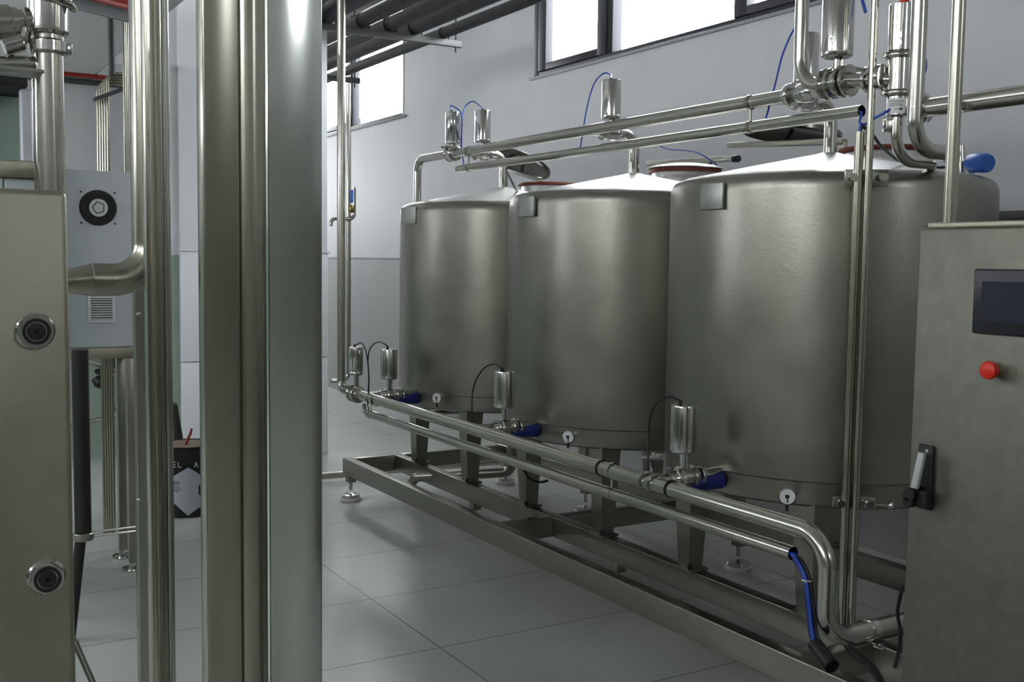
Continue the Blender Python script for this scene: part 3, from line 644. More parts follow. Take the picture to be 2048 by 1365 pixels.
hose([at(1843, 112, X=3.1), at(1850, 120, X=3.1), at(1850, 138, X=3.1), at(1843, 158, X=3.08)], 'short blue hose behind the thick drop pipe at top right', M_BLUEH, .006)
hose([at(1717, -30, X=3.0), at(1725, 2, X=3.0), at(1731, 25, X=3.0)], 'blue hose end beside the tall post at the top edge', M_BLUEH, .006)
# ================================================================== CONTROL CABINET
XC = 2.0; yC = 1.57
t = thing('control_cabinet', 'tall grey steel control cabinet at the right edge with a dark touch screen', 'cabinet', (2.25, .85, 0))
b = B(); box(b, XC, XC+.42, .25, yC, .1, 1.684, .006); obj('cabinet_body', b, M_PANEL, t)
b = B(); box(b, XC+.03, XC+.39, .28, yC-.03, 0, .1); obj('plinth', b, M_DARK, t)
b = B(); box(b, XC+.012, XC+.43, .24, yC-.012, 1.684, 1.697, .003); obj('roof_lip', b, M_NEAR, t)
def face(px, py): return at(px, py, X=XC)
a_, z_ = face(1955, 538), face(1952, 667)
b = B(); box(b, XC-.012, XC+.001, a_.y-.21, a_.y, z_.z+.001, a_.z, .004); sc = obj('screen_bezel', b, M_BEZEL, t)
b = B(); box(b, XC-.0135, XC-.011, a_.y-.19, a_.y-.022, z_.z+.026, a_.z-.026); obj('touch_screen', b, M_SCREEN, sc)
p = face(1993, 740)
b = B(); rod(b, (XC+.001, p.y, p.z), (XC-.014, p.y, p.z), .016, 22); eb = obj('button_collar', b, M_BRASS, t)
b = B(); lathe(b, [(0, .002), (.012, .002), (.018, .006), (.0195, .014), (.018, .02), (.012, .024), (0, .025)], (XC-.012, p.y, p.z), (-1, 0, 0), 30); obj('emergency_button', b, M_RED, eb, 'red mushroom button')
h1, h2 = face(1838, 887), face(1866, 1022)
hy0, hy1 = face(1868, 950).y, face(1838, 950).y
b = B(); box(b, XC-.008, XC+.001, hy0, hy1+.0, h2.z, h1.z, .003); hd = obj('handle_plate', b, M_BLACK, t)
b = B()
for zz in (h1.z-.012, h2.z+.012): rod(b, (XC-.011, (hy0+hy1)/2-.006, zz), (XC-.007, (hy0+hy1)/2-.006, zz), .004, 10)
obj('plate_screw', b, M_GREY, hd)
la, lb_ = at(1845, 906, X=XC-.028), at(1829, 978, X=XC-.045)
b = B(); obox(b, (la+lb_)/2, la-lb_, (0, 1, 0), (la-lb_).cross(Vector((0, 1, 0))), (la-lb_).length/2, .0085, .006, .003); obj('handle_lever', b, M_GREY, hd, 'light grey lever')
b = B(); q = at(1826, 988, X=XC-.03); rod(b, (XC-.006, q.y, q.z), (XC-.05, q.y, q.z), .016, 18, .003); q2 = at(1822, 1004, X=XC-.035); rod(b, (XC-.006, q2.y, q2.z), (XC-.05, q2.y, q2.z), .013, 18, .003)
box(b, XC-.03, XC-.006, q2.y-.035, q2.y, q2.z-.01, q.z+.01, .003); obj('handle_pivot', b, M_BLACK, hd)
pp = at(1899, 450, X=2.05)
b = B(); rod(b, (pp.x, pp.y, 1.697), (pp.x, pp.y, ZC), .0145, 22)
solid('vertical_pole', b, M_POST, 'slim steel pole rising from the top of the control cabinet', 'pole')
# tray along the window wall at the right edge
q = at(2000, 433, X=XW)
b = B(); box(b, XW-.1, XW, -.5, q.y+.02, q.z-.015, q.z+.02, .003); solid('wall_tray', b, M_ALU, 'flat steel tray on the window wall behind the near tank, right edge', 'tray')
# ================================================================== OVERHEAD PIPES
YB, YB2 = 7.8, 9.95
pR = at(922, 88, Y=YB); zB = pR.z; xR = pR.x
def bracket(y, label, x0):
    t = thing('pipe_bracket', label, 'bracket', (xR, y, zB-.03), 'brackets under the overhead pipes')
    b = B(); box(b, x0, xR, y-.022, y+.022, zB-.032, zB+.021, .003); obj('channel', b, M_ALU, t)
    for x in (xR-.05, x0+.15):
        b = B(); rod(b, (x, y, zB-.075), (x, y, ZC), .006, 8); obj('threaded_rod', b, M_DARK, t)
bracket(YB, 'near grey bracket channel carrying the dark overhead pipes', 2.55)
bracket(YB2, 'far grey bracket channel in front of the left window', 3.2)
specs = [(2.72, .075, .02), (2.98, .07, .0), (3.27, .055, 0), (3.50, .055, 0), (3.72, .06, 0), (3.98, .045, 0)]
ordn = ['sixth', 'fifth', 'fourth', 'third', 'second', 'first']
for (x, r, dz), od in zip(specs, ordn):
    y0 = 3.6 if x > 3.1 else 5.0
    t = thing('overhead_pipe', 'dark insulated overhead pipe, %s from the window wall, resting on the brackets' % od, 'pipe', (x, 8, zB+.022), 'dark overhead pipes')
    b = B(); sweep(b, [(x, Y1-.05 if x-r > 3.13 else 8.13, zB+.022+r), (x, y0, zB+.022+r)], r, 24); obj('pipe_sleeve', b, M_FOAM, t)
    b = B(); q = Vector((x, YB, zB+.022+r))
    lathe(b, [(r, -.018), (r+.006, -.018), (r+.006, .018), (r, .018)], q, (0, 1, 0), 24, True); rod(b, q+Vector((r+.004, 0, -r)), q+Vector((r+.004, 0, 0)), .006, 8); obj('pipe_saddle', b, M_DARK, t)
# ================================================================== NEAR STEEL POSTS
# middle post: flat face and a round tube on its right edge
yP = 2.1
def X_(px, y, py=680): return at(px, py, Y=y).x
x0, x1, x2, x3 = X_(397, yP+.055), X_(478, yP), X_(536, yP), X_(645, yP)
t = thing('steel_post', 'broad olive toned steel post in the foreground with a rounded bright edge', 'post', ((x0+x2)/2, yP, 0))
b = B(); box(b, x0, x1+.004, yP, yP+.055, 0, ZC, .004); obj('post_face', b, M_POST, t)
r2 = (x2-x1)/2+.003
b = B(); rod(b, (x1+r2-.002, yP+.026, 0), (x1+r2-.002, yP+.026, ZC), r2, 40); obj('rounded_edge', b, M_POST, t)
t = thing('steel_post', 'flat mirror-like steel post in the foreground, right of the rounded one', 'post', ((x2+x3)/2, yP+.04, 0))
b = B(); ys = yP+.035; box(b, X_(538, ys), X_(645, ys), ys, ys+.06, 0, ZC, .0035); obj('post_face', b, M_PLATE, t)
yQ = 2.6
a0, a1, a2, a3 = X_(288, yQ+.04), X_(295, yQ), X_(327, yQ), X_(347, yQ)
t = thing('steel_post', 'narrower steel post left of the broad ones, with two rounded tubes along its edge', 'post', ((a0+a3)/2, yQ, 0))
b = B(); box(b, a0, a1+.012, yQ, yQ+.04, 0, ZC, .006); obj('post_face', b, M_POST, t)
r1 = (a2-a1)/2+.002
b = B(); rod(b, (a1+r1, yQ+.006, 0), (a1+r1, yQ+.006, ZC), r1, 32); obj('rounded_edge', b, M_POST, t)
r3 = (a3-a2)/2
b = B(); rod(b, (a2+r3+.001, yQ+.02, 0), (a2+r3+.001, yQ+.02, ZC), r3, 28); obj('edge_tube', b, M_POL, t)
# ================================================================== NEAR LEFT MACHINE
yN = 2.1
t = thing('filling_machine', 'large worn steel machine panel at the left edge with two big nuts on it', 'panel', (-.2, yN+.2, 0))
pe = at(127, 381, Y=yN)
b = B(); box(b, -1.1, .298, yN, yN+.22, .5, pe.z, .012); obj('front_sheet', b, M_NEAR, t)
for px, py in ((70, 662), (92, 1153)):
    q = at(px, py, Y=yN)
    b = B(); lathe(b, [(0, 0), (.034, 0), (.034, .006), (.031, .009), (0, .009)], q, (0, -1, 0), 36); nu = obj('nut', b, M_POL, t)
    b = B(); d_ = .03
    prism(b, [q+Vector((math.cos(k*PI/3+.3)*d_, -.008, math.sin(k*PI/3+.3)*d_)) for k in range(6)], (0, -.014, 0)); obj('hexagon', b, M_POL, nu)
    b = B(); lathe(b, [(.018, .022), (.024, .022), (.024, .026), (.018, .026)], q, (0, -1, 0), 30, True); lathe(b, [(0, .02), (.014, .02), (.016, .024), (.0045, .026), (.0035, .022), (0, .022)], q, (0, -1, 0), 24); obj('bolt_end', b, M_DARK, nu)
for x in (-1.0, .18):
    b = B(); rod(b, (x, yN+.12, 0), (x, yN+.12, .52), .025, 20); obj('machine_leg', b, M_FRAME, t)
qa, qb = at(150, 1285, Y=yN+.06), at(188, 1372, Y=yN+.06)
b = B(); sweep(b, fillet([qa+Vector((-.06, .0, .12)), qa, qb, qb+(qb-qa)*1.2, Vector((qb.x+.18, qb.y, .02))], .2), .006, 12); solid('steel_hose', b, M_POL, 'bright thin steel hose curving out below the left machine panel', 'hose')
# pipe and valve group above it
yL = 2.45
def L(px, py, y=yL): return at(px, py, Y=y)
c0 = L(103, 380); xl = c0.x
def zl(py, y=yL): return at(103, py, Y=y).z
t = thing('pipe_valve', 'chrome valve with a heavy clamp on the thick vertical pipe, top left corner', 'valve', (xl, yL, 1.4))
b = B(); rod(b, (xl, yL, 1.0), (xl, yL, zl(105)), .0285, 32); obj('vertical_pipe', b, M_PIPE, t)
b = B(); lathe(b, [(0, 0), (.036, 0), (.039, .004), (.039, .024), (.036, .028), (.03, .03), (.03, .04), (0, .04)], (xl, yL, zl(109)), (0, 0, 1), 36); obox(b, (xl+.036, yL-.012, zl(97)), (1, .1, 0), (0, 1, 0), (0, 0, 1), .008, .01, .011, .002); obj('clamp_ring', b, M_POL, t)
b = B(); lathe(b, [(0, 0), (.037, 0), (.042, .006), (.0405, .014), (.0405, .085), (0, .085)], (xl-.001, yL, zl(71)), (0, 0, 1), 40); obj('valve_body', b, M_POL, t)
b = B(); sweep(b, smooth([L(75, 2), L(110, 3, yL-.03), L(134, 6, yL-.03), L(147, 18, yL-.02)]), lambda s: .011-.003*s, 14); lathe(b, [(0, -.006), (.007, -.004), (.008, 0), (.007, .004), (0, .006)], L(149, 19, yL-.02), (1, 0, -.5), 14); obj('lever', b, M_POL, t)
b = B(); lathe(b, [(0, 0), (.05, 0), (.052, .006), (.05, .012), (0, .012)], (xl, yL, zl(6)), (.1, -.1, 1), 36); obj('top_flange', b, M_POL, t)
b = B(); rod(b, L(-60, 48), L(24, 44), .036, 30, .003); rod(b, L(24, 44), L(36, 44), .03, 28); rod(b, L(30, 42), L(48, 40), .022, 24); rod(b, L(46, 40), L(80, 40), .026, 28, .003); obj('side_port', b, M_PIPE, t)
b = B(); sweep(b, fillet([L(48, 40), L(46, 84), L(12, 90)], .035), .016, 20); rod(b, L(44, 82), L(6, 92), .022, 24, .002); obj('bypass_elbow', b, M_POL, t)
b = B(); rod(b, L(-40, 130, yL+.02), L(30, 128, yL+.02), .02, 24); rod(b, L(24, 128, yL+.02), L(56, 128, yL+.02), .0185, 26); rod(b, L(54, 128, yL+.02), L(80, 130, yL+.02), .017, 24); obj('lower_port', b, M_POL, t)
b = B(); q0 = L(-80, 146, yL+.02); q1 = L(78, 148, yL+.02); box(b, q0.x, q1.x, yL-.03, yL+.07, q1.z-.003, q1.z+.003); obj('carrier_plate', b, M_FRAME, t)
q = L(72, 200, yL+.06); b = B(); rod(b, (q.x, q.y, 1.0), (q.x, q.y, L(72, 150, yL+.06).z), .0075, 18); solid('thin_pipe', b, M_POL, 'thin bright vertical pipe just left of the thick clamped pipe', 'pipe')
q = L(36, 338, yL+.1); q1 = L(78, 340, yL+.1)
t = thing('machine_rail', 'grey steel rail with pale blocks under it behind the top of the left machine panel', 'rail', (q.x-.2, q.y, q.z-.1))
b = B(); box(b, -.9, q1.x, q.y-.01, q.y+.05, q.z-.02, q.z+.018, .003); obj('rail_bar', b, M_NEAR, t)
for px0, px1 in ((-60, 5), (9, 74)):
    b = B(); box(b, L(px0, 365, yL+.1).x, L(px1, 365, yL+.1).x, q.y, q.y+.05, q.z-.32, q.z-.021, .002); obj('block', b, M_CAB, t)
b = B(); box(b, q1.x-.004, q1.x+.004, q.y+.01, q.y+.04, .6, q.z-.018); box(b, -.86, -.82, q.y+.01, q.y+.04, 0, q.z-.02); box(b, q1.x-.06, q1.x-.03, q.y+.051, q.y+.08, 0, q.z-.018); obj('rail_stand', b, M_DARK, t)
# pipe elbow between panel and post
yK = 3.7
kx = at(283, 680, Y=yK).x
t = thing('rear_post', 'dark square steel post with two bright bolts just behind the narrow front post', 'post', (kx, yK, 0))
b = B(); box(b, kx-.019, kx+.03, yK, yK+.05, 0, ZC, .004); obj('post_tube', b, M_FRAME, t)
for py in (629, 1001):
    q = at(278, py, Y=yK-.004); b = B(); lathe(b, [(0, 0), (.008, 0), (.007, .006), (0, .009)], q, (0, -1, 0), 16); obj('bolt_head', b, M_POL, t)
yE = 3.2
e0, e1, e2 = at(60, 566, Y=yE), at(132, 564, Y=yE), at(184, 560, Y=yE)
xe = at(302, 450, Y=yE).x
t = thing('elbow_pipe', 'thick steel pipe with a conical reducer bending upwards behind the narrow post', 'pipe', (xe, yE, 1.5))
b = B(); sweep(b, fillet([e2, Vector((xe, yE, e2.z)), Vector((xe, yE, ZC))], .11, 16), .047, 32); obj('pipe_bend', b, M_POST, t)
b = B(); rod(b, e0, e1, .034, 32); rod(b, e1, e2, .034, 32, 0, .047); lathe(b, [(.046, -.002), (.0482, -.001), (.0482, .001), (.046, .002)], e2, (1, 0, 0), 32, True); obj('reducer', b, M_POST, t)
# ================================================================== FAR LEFT BAY
yF = 5.5
f0, f1 = at(100, 333, Y=yF), at(269, 345, Y=yF); zt_, zb_ = f1.z, at(270, 694, Y=yF).z
fx0, fx1 = f0.x-.12, f1.x
t = thing('electrical_cabinet', 'pale wall-height electrical cabinet on a steel stand with a round black fan grille', 'cabinet', ((fx0+fx1)/2, yF+.15, 0))
b = B(); box(b, fx0, fx1, yF, yF+.3, zb_, zt_, .006); obj('cabinet_body', b, M_CAB, t)
q = at(196, 416, Y=yF); rF = .087
b = B(); lathe(b, [(0, 0), (rF, 0), (rF, .006), (rF*.96, .012), (0, .012)], q, (0, -1, 0), 44); fa = obj('fan_grille', b, M_BLACK, t)
b = B(); lathe(b, [(rF*.62, .012), (rF*.66, .012), (rF*.66, .015), (rF*.62, .015)], q, (0, -1, 0), 40, True); lathe(b, [(rF*.8, .012), (rF*.84, .012), (rF*.84, .015), (rF*.8, .015)], q, (0, -1, 0), 40, True)
for k in range(4):
    a = k*PI/2+.78; rod(b, q+Vector((math.cos(a)*rF*.45, -.0135, math.sin(a)*rF*.45)), q+Vector((math.cos(a)*rF*.95, -.0135, math.sin(a)*rF*.95)), .002, 6)
obj('grille_ring', b, M_DARK, fa)
b = B(); lathe(b, [(0, .0), (rF*.5, .0), (rF*.5, .018), (0, .018)], q, (0, -1, 0), 32); hub = obj('fan_hub', b, M_WHITE, fa, 'white hub sticker with a pentagon outline')
b = B(); pr5 = [(math.cos(PI/2+k*2*PI/5+.25), math.sin(PI/2+k*2*PI/5+.25)) for k in range(5)]
for k in range(5):
    (xa, za), (xb, zb3) = pr5[k], pr5[(k+1) % 5]; rod(b, q+Vector((xa*rF*.34, -.0185, za*rF*.34)), q+Vector((xb*rF*.34, -.0185, zb3*rF*.34)), .0022, 6)
obj('pentagon_mark', b, M_BLACK, hub)
for sx in (-1, 1):
    for sz in (-1, 1):
        b = B(); s_ = q+Vector((sx*.078, 0, sz*.075)); rod(b, s_+Vector((0, .001, 0)), s_-Vector((0, .004, 0)), .005, 10); obj('fan_screw', b, M_DARK, t)
v0, v1 = at(175, 592, Y=yF), at(230, 645, Y=yF)
b = B(); w = .012
box(b, v0.x, v0.x+w, yF-.012, yF, v1.z, v0.z, .001); box(b, v1.x-w, v1.x, yF-.012, yF, v1.z, v0.z, .001); box(b, v0.x+w, v1.x-w, yF-.012, yF, v1.z, v1.z+w, .001); box(b, v0.x+w, v1.x-w, yF-.012, yF, v0.z-w, v0.z, .001)
ve = obj('louvre_vent', b, M_WHITE, t)
b = B(); n_ = 9
for k in range(n_):
    zz = v1.z+w+(k+.5)*(v0.z-v1.z-2*w)/n_; obox(b, ((v0.x+v1.x)/2, yF-.006, zz), (1, 0, 0), (0, 1, .6), (0, -.6, 1), (v1.x-v0.x)/2-w, .006, .0012)
obj('louvre_slats', b, M_WHITE, ve)
b = B(); box(b, v0.x+w, v1.x-w, yF-.0015, yF-.0005, v1.z+w, v0.z-w); obj('vent_backing', b, M_DARK, ve)
b = B(); box(b, fx0-.01, fx1+.012, yF-.01, yF+.31, zb_-.055, zb_-.001, .003); obj('stand_beam', b, M_NEAR, t)
ql, qr = at(158, 900, Y=yF+.02), at(262, 900, Y=yF+.02)
for (lx, ly) in ((fx1-.025, yF+.02), (fx1-.025, yF+.28), (fx0+.03, yF+.28)):
    b = B(); box(b, lx-.026, lx+.026, ly-.026, ly+.026, .04, zb_-.055, .003); lg = obj('stand_leg', b, M_FRAME, t)
    b = B(); lathe(b, [(0, 0), (.05, 0), (.052, .006), (.05, .012), (.016, .016), (.014, .05), (0, .05)], (lx-.01, ly, 0), (0, 0, 1), 28); obj('foot_disc', b, M_POL, lg)
# dark round cylinder standing behind the left panel
yc2 = 4.6
ca, cb = at(160, 715, Y=yc2), at(160, 1072, Y=yc2)
t = thing('round_column', 'dark round metal cylinder hanging below the pale cabinet, between panel and post', 'cylinder', (ca.x, yc2, cb.z))
b = B(); rod(b, (ca.x, yc2, cb.z), (ca.x, yc2, at(160, 700, Y=yc2).z), .033, 28); obj('cylinder_tube', b, M_DARK, t)
b = B(); rod(b, (ca.x, yc2, cb.z-.02), (ca.x, yc2, cb.z+.012), .042, 28, .003); ef = obj('end_cap', b, M_FRAME, t)
b = B(); rod(b, (ca.x-.01, yc2, cb.z-.015), (ca.x-.06, yc2, 0), .022, 16); obj('support_strut', b, M_DARK, t)
b = B()
for dz in (0, -.018): 
    e_ = at(272, 1058, Y=yc2); rod(b, (ca.x+.03, yc2, cb.z+.01+dz), (e_.x+.05, yc2, cb.z+.012+dz), .005, 10)
obj('tie_rods', b, M_POL, t)
# taps and sloping pipe on the far wall
def W(px, py, y=8.55): return at(px, py, Y=y)
simple_pipe('wall_pipe', [W(130, 855), W(252, 828)], .018, .05, M_PIPE, 'pale sloping pipe low on the far wall under the tap', 'pipe')
simple_pipe('wall_pipe', [W(176, 724), W(200, 730), W(250, 762)], .02, .05, M_PIPE, 'sloping pipe just below the pale cabinet on the far wall', 'pipe')
t = thing('wall_tap', 'small metal tap with a curved spout on the green far wall', 'tap', W(200, 770))
b = B(); lathe(b, [(0, -.05), (.03, -.05), (.036, -.02), (.045, 0), (.03, .03), (.02, .05), (0, .05)], W(198, 766), (.5, -.2, -.6), 20); obj('tap_body', b, M_DARK, t)
b = B(); sweep(b, smooth([W(202, 772), W(216, 785), W(224, 800), W(229, 822), W(238, 828)]), .014, 14); obj('spout', b, M_POL, t)
b = B(); rod(b, W(198, 764), W(203, 744), .012, 12); lathe(b, [(0, -.008), (.05, -.008), (.05, .008), (0, .008)], W(203, 744), (0, -.3, 1), 20); obj('hand_wheel', b, M_DARK, t)
b = B(); rod(b, W(198, 764), Vector((W(198, 764).x, YF, W(198, 764).z)), .014, 12); obj('wall_stub', b, M_PIPE, t)
t = thing('hose_coupling', 'cluster of dark pipe couplings under the pale cabinet by the far wall', 'coupling', W(225, 730))
for px, py, r, w_ in ((215, 722, .035, .03), (228, 726, .045, .035), (241, 742, .05, .03)):
    b = B(); lathe(b, [(0, -w_), (r*.8, -w_), (r, -w_*.5), (r, w_*.5), (r*.8, w_), (0, w_)], W(px, py), (.8, -.4, -.3), 22); obj('coupling_ring', b, M_DARK, t)
# pipe bundles
def bundle(name, label, pxs, y, top, bot, r, m=M_POST):
    t = thing(name, label, 'pipes', (at(pxs[0], 250, Y=y).x, y, bot), None)
    return t
y5 = 6.3
t = thing('pipe_bundle', 'small bundle of parallel vertical pipes with elbows in front of the white far wall', 'pipes', (at(206, 250, Y=y5).x, y5, 1.2))
for k in range(5):
    x = at(197.5+k*4.3, 250, Y=y5).x; yy = y5+.02-.01*k; zt2 = at(206, 166-k*5, Y=y5).z
    b = B(); sweep(b, fillet([(x, yy, .0), (x, yy, zt2), (x+.28, yy, zt2)], .05), .009, 12); obj('pipe', b, M_POST, t)
q0, q1 = at(222, 30, Y=y5-.1), at(230, 190, Y=y5-.1)
b = B(); rod(b, (q0.x, y5-.1, zt2-.02), (q0.x, y5-.1, 2.949), .018, 18); rod(b, (q0.x, y5-.1, 2.915), (q0.x, y5-.1, 2.949), .035, 16); sp = obj('drop_support', b, M_ALU, t)
b = B(); obox(b, at(236, 182, Y=y5-.08), (1, -.35, .45), (0, 1, 0), (0, 0, 1), .14, .02, .012); obj('support_arm', b, M_ALU, t)
y6 = 5.95
t = thing('pipe_bundle', 'larger bundle of parallel vertical pipes half hidden by the narrow post', 'pipes', (at(262, 250, Y=y6).x, y6, 0))
for k in range(7):
    x = at(250+k*4.6, 250, Y=y6).x; yy = y6+.015*k
    b = B(); rod(b, (x, yy, 0), (x, yy, 2.949), .0085, 12); obj('pipe', b, M_FRAME, t)
# red sprinkler pipes and beam under the lowered ceiling
z_ = at(190, 152, Y=8.5).z
b = B(); rod(b, (-2, 8.5, z_), (1.74, 8.5, z_), .022, 16); solid('sprinkler_pipe', b, M_REDP, 'red pipe below the lowered ceiling along the far wall', 'pipe')
b = B(); q = at(190, 166, Y=8.7); rod(b, (-2, 8.7, q.z), (1.74, 8.7, q.z), .022, 16); solid('wall_conduit', b, M_ALU, 'thin grey pipe along the far wall under the red one', 'pipe')
ya, yb = 5.6, 5.6
pa, pb = at(150, 5, Y=5.2), at(262, 32, Y=4.9); dv = pb-pa
t = thing('cable_tray', 'olive grey channel crossing the top left in front of the white far wall', 'beam', (pa+pb)/2)
b = B(); obox(b, (pa+pb)/2, dv, dv.cross(Vector((0, 0, 1))), (dv.cross(Vector((0, 0, 1)))).cross(dv)*-1, dv.length*.72, .04, .03, .004); obj('channel', b, M_ALU, t)
for k in (-.1, 1.1):
    q = pa+dv*k; b = B(); rod(b, q, (q.x, q.y, 2.949), .006, 10); obj('hanger_rod', b, M_DARK, t)
pa, pb = at(185, -8, Y=5.0), at(262, 12, Y=4.75); dv = pb-pa
t = thing('sprinkler_pipe', 'red pipe above the grey channel at the top edge', 'pipe', pa)
b = B(); rod(b, pa-dv*.5, pb+dv*.4, .02, 16); obj('pipe_run', b, M_REDP, t)
for k in (-.4, 1.3):
    q = pa+dv*k; b = B(); rod(b, q, (q.x, q.y, 2.949), .005, 10); obj('hanger_rod', b, M_DARK, t)
# green cabinet at far left
yg = 5.2
g0, g1 = at(-80, 185, Y=yg), at(42, 185, Y=yg)
b = B(); box(b, g0.x-.3, g1.x, yg, yg+.5, 0, g1.z-.02, .005)
solid('tall_locker', b, M_GREEN, 'tall pale green enclosure seen behind the top left pipes', 'enclosure')
g2, g3 = at(40, 176, Y=yg-.3), at(64, 176, Y=yg-.3)
b = B(); box(b, g2.x, g3.x, yg-.3, yg-.24, 0, g2.z, .01); solid('door_post', b, M_CAB, 'light grey upright beside the pale green enclosure', 'upright')
q0, q1 = at(-80, 150, Y=yg-.4), at(60, 150, Y=yg-.4)
b = B(); box(b, q0.x, q1.x, yg-.32, yg+.4, g1.z-.019, g1.z+.1, .005); solid('enclosure_canopy', b, M_DARK, 'dark hood over the pale green enclosure at the left edge', 'hood')
# added fill lamps, out of view on the left, brighten the left bay
M_FILL_LAMP = mat('fill_lamp_diffuser', (244, 248, 255), 0, .5, emit=45)
for yl, lb in ((5.4, 'added unseen fill lamp under the lowered ceiling, the nearer one'), (7.3, 'added unseen fill lamp under the lowered ceiling, the one by the far wall')):
    t = thing('added_fill_lamp', lb, 'lamp', (-1.9, yl, 2.4), 'added fill lamps for the left bay')
    b = B(); box(b, -2.0, -1.8, yl-.6, yl+.6, 2.42, 2.54, .02); obj('fill_lamp_diffuser', b, M_FILL_LAMP, t)
    b = B(); box(b, -2.02, -1.78, yl-.62, yl-.605, 2.40, 2.56, .003); box(b, -2.02, -1.78, yl+.605, yl+.62, 2.40, 2.56, .003); obj('fill_lamp_housing', b, M_WHITE, t)
    for dy in (-.5, .5):
        b = B(); rod(b, (-1.9, yl+dy, 2.54), (-1.9, yl+dy, 2.949), .004, 8); obj('hanger_wire', b, M_DARK, t)
# drum on the floor
dc = at(376, 1037, Z=0); rD, hD = .17, at(376, 896, D=math.hypot(*at(376, 1037, Z=0).xy)).z
dc = Vector((dc.x, dc.y, 0)); nv = (-dc).normalized(); tv = Vector((0, 0, 1)).cross(nv); dcen = dc-nv*rD
t = thing('drum', 'black drum with a large white label standing on the floor behind the steel posts', 'drum', dcen)
b = B(); lathe(b, [(0, 0), (rD-.005, 0), (rD, .006), (rD, hD*.98), (rD+.003, hD*.985), (rD+.003, hD), (rD-.006, hD), (rD-.008, hD-.012), (0, hD-.012)], dcen, (0, 0, 1), 56); obj('drum_body', b, M_DRUM, t)
b = B(); lathe(b, [(0, hD-.011), (rD-.009, hD-.011), (rD-.009, hD-.006), (rD*.5, hD-.001), (0, hD)], dcen, (0, 0, 1), 48); obj('drum_lid', b, M_LID, t)
def drumpt(px, py, off=.001):
    d = at(px, py, D=1.0)-ORG; ox, oy = -dcen.x, -dcen.y; R = rD+off
    A, Bq, Cq = d.x**2+d.y**2, 2*(ox*d.x+oy*d.y), ox*ox+oy*oy-R*R
    tt = (-Bq-math.sqrt(max(Bq*Bq-4*A*Cq, 0)))/(2*A); return ORG+d*tt
def drumshape(bm, edges, off=.0012, n=8):
    """edges: list of (px, ytop, ybottom) columns"""
    prev = None
    for px, ya_, yb_ in edges:
        col = [bm.verts.new(drumpt(px, ya_+(yb_-ya_)*k/n, off)) for k in range(n+1)]
        if prev:
            for k in range(n): bm.faces.new((prev[k], prev[k+1], col[k+1], col[k]))
        prev = col
    r = bmesh.ops.extrude_face_region(bm, geom=bm.faces[:])
    for v in [g for g in r['geom'] if isinstance(g, bmesh.types.BMVert)]:
        v.co += (Vector((dcen.x, dcen.y, v.co.z))-v.co).normalized()*.0008
    return bm
b = B(); drumshape(b, [(334, 962, 1000), (343, 956, 1004), (352, 950, 1011), (364, 943, 1022), (376, 936, 1032), (386, 941, 1025), (397, 948, 1017)]); lp = obj('paper_label', b, M_LABEL, t, 'white paper label with pointed ends')
b = B(); drumshape(b, [(397, 948, 972), (401, 951, 968)], n=4); obj('label_corner', b, M_LABEL, lp)
b = B(); drumshape(b, [(397, 988, 1017), (401, 993, 1014)], n=4); obj('label_corner', b, M_LABEL, lp)
def letters(bm, strokes, px0, py0, s):
    for (xa, ya_, xb, yb_) in strokes:
        pa, pb = drumpt(px0+xa*s, py0+ya_*s, .001), drumpt(px0+xb*s, py0+yb_*s, .001); rod(bm, pa, pb, .0033, 6)
E_ = [(0, 0, 0, 1.4), (0, 0, .8, 0), (0, .7, .7, .7), (0, 1.4, .8, 1.4)]; L_ = [(0, 0, 0, 1.4), (0, 1.4, .8, 1.4)]; A_ = [(0, 1.4, .5, 0), (.5, 0, 1, 1.4), (.2, .9, .8, .9)]
b = B(); letters(b, E_, 346, 925, 7); letters(b, L_, 357, 925.5, 7); letters(b, A_, 388.5, 925, 7.5); obj('lettering', b, M_LABEL, t, 'white letters E L and A')
b = B()
for yy, x_a, x_b in ((964, 345, 357), (967, 346, 359), (971, 345, 356), (976, 346, 360), (980, 346, 361), (984, 345, 355)):
    xx = x_a
    while xx < x_b: rod(b, drumpt(xx, yy, .0024), drumpt(xx+1.4, yy, .0024), .0022, 5); xx += 2.4
obj('small_print', b, M_BEZEL, lp)
q0 = Vector((dcen.x, dcen.y, hD+.0)); b = B(); qa = q0+nv*.06; sweep(b, [qa+tv*-.01, qa+tv*.02+Vector((0, 0, .07)), qa+tv*.028+Vector((0, 0, .1))], lambda s: .010-.004*s, 10); solid('marker', b, M_REDP, 'red pointed stick standing on the lid of the black drum', 'marker')
# leaning dark lever left of the drum
pq = at(350, 812, Y=7.6); b = B(); sweep(b, [pq, at(357, 880, Y=7.6), Vector((at(362, 900, Y=7.6).x, 7.6, 0))], lambda s: .018+.03*s, 14)
lathe(b, [(0, -.02), (.02, -.015), (.026, 0), (.02, .015), (0, .02)], pq, (1, 0, .3), 14)
solid('floor_lever', b, M_DARK, 'dark tapered lever leaning in front of the white pier behind the drum', 'lever')
q = at(346, 620, Y=8.19); b = B(); lathe(b, [(0, 0), (.05, 0), (.05, .012), (.03, .02), (0, .02)], (1.84, 8.4, q.z), (-1, 0, 0), 20); solid('round_fitting', b, M_DARK, 'dark oval knob on the shaded side of the white pier', 'knob')
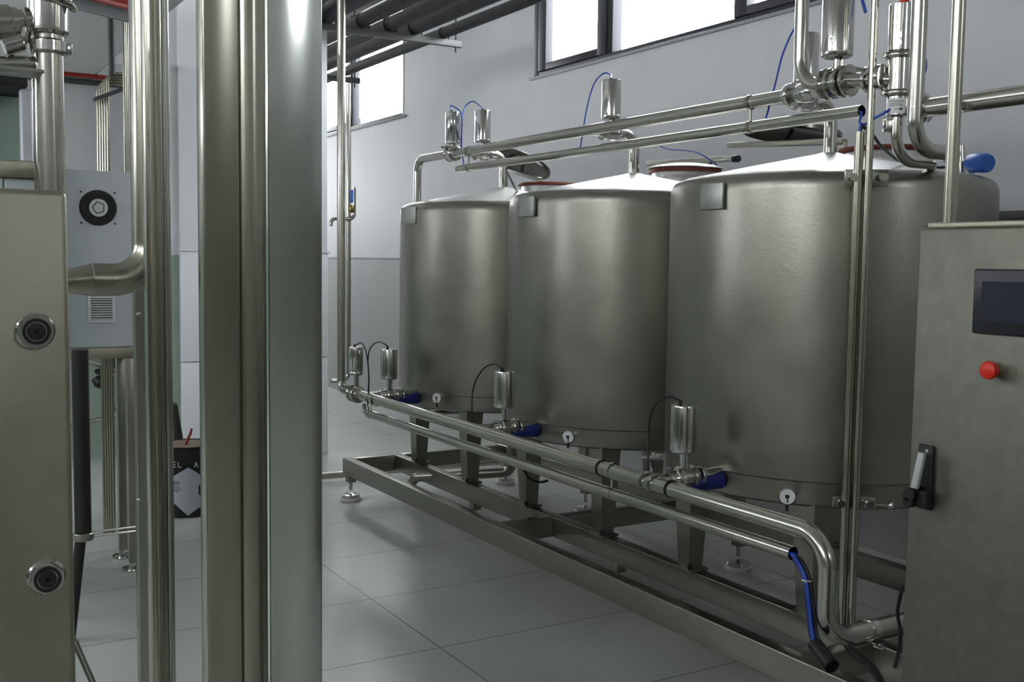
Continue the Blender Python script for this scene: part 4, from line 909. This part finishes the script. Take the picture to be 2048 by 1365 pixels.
# ================================================================== LIGHT
w = bpy.data.worlds.new('sky'); bpy.context.scene.world = w; w.use_nodes = True
nt = w.node_tree; bg = nt.nodes['Background']
tc = nt.nodes.new('ShaderNodeTexCoord'); sp = nt.nodes.new('ShaderNodeSeparateXYZ'); nt.links.new(tc.outputs['Generated'], sp.inputs[0])
rp = nt.nodes.new('ShaderNodeValToRGB'); rp.color_ramp.elements[0].position = .47; rp.color_ramp.elements[1].position = .53
rp.color_ramp.elements[0].color = (.33, .34, .33, 1); rp.color_ramp.elements[1].color = (.93, .97, 1.0, 1)
mp = nt.nodes.new('ShaderNodeMapRange'); mp.inputs['From Min'].default_value = -1; nt.links.new(sp.outputs['Z'], mp.inputs['Value'])
nt.links.new(mp.outputs['Result'], rp.inputs['Fac']); nt.links.new(rp.outputs['Color'], bg.inputs['Color'])
bg.inputs['Strength'].default_value = 30.0
# portals guide the daylight through each window opening
def portal(axis, c, h0, h1, z0, z1, inward):
    l = bpy.data.lights.new('window_daylight', 'AREA'); l.shape = 'RECTANGLE'; l.size = h1-h0; l.size_y = z1-z0; l.cycles.is_portal = True
    o = bpy.data.objects.new('window_daylight', l); C.objects.link(o)
    o.location = Vector((c, (h0+h1)/2, (z0+z1)/2)) if axis == 'x' else Vector(((h0+h1)/2, c, (z0+z1)/2))
    o.rotation_euler = Vector(inward).to_track_quat('-Z', 'Z').to_euler()
for a in HR: portal('x', XW+WT, *a, (-1, 0, 0))
for a in HL: portal('x', X0-WT, *a, (1, 0, 0))
for a in HB: portal('y', Y0-WT, *a, (0, 1, 0))
for a in HE: portal('y', Y1+WT, *a, (0, -1, 0))
# ================================================================== CAMERA
cd = bpy.data.cameras.new('camera'); co = bpy.data.objects.new('camera', cd); C.objects.link(co)
cd.sensor_fit = 'HORIZONTAL'; cd.sensor_width = 36; cd.lens = 36*FPX/2048; cd.clip_start = .05
R3 = Matrix((rt, up, -fw)).transposed(); co.matrix_world = Matrix.Translation(ORG) @ R3.to_4x4()
sc_ = bpy.context.scene; sc_.camera = co
sc_.view_settings.view_transform = 'Standard'; sc_.view_settings.look = 'None'; sc_.view_settings.exposure = -0.6; sc_.view_settings.gamma = 1
sc_.view_settings.use_curve_mapping = False
sc_.cycles.use_denoising = True
sc_.cycles.max_bounces = 10; sc_.cycles.diffuse_bounces = 6; sc_.cycles.glossy_bounces = 5; sc_.cycles.transparent_max_bounces = 12
sc_.cycles.sample_clamp_indirect = 12; sc_.cycles.caustics_reflective = True; sc_.cycles.blur_glossy = 1.0
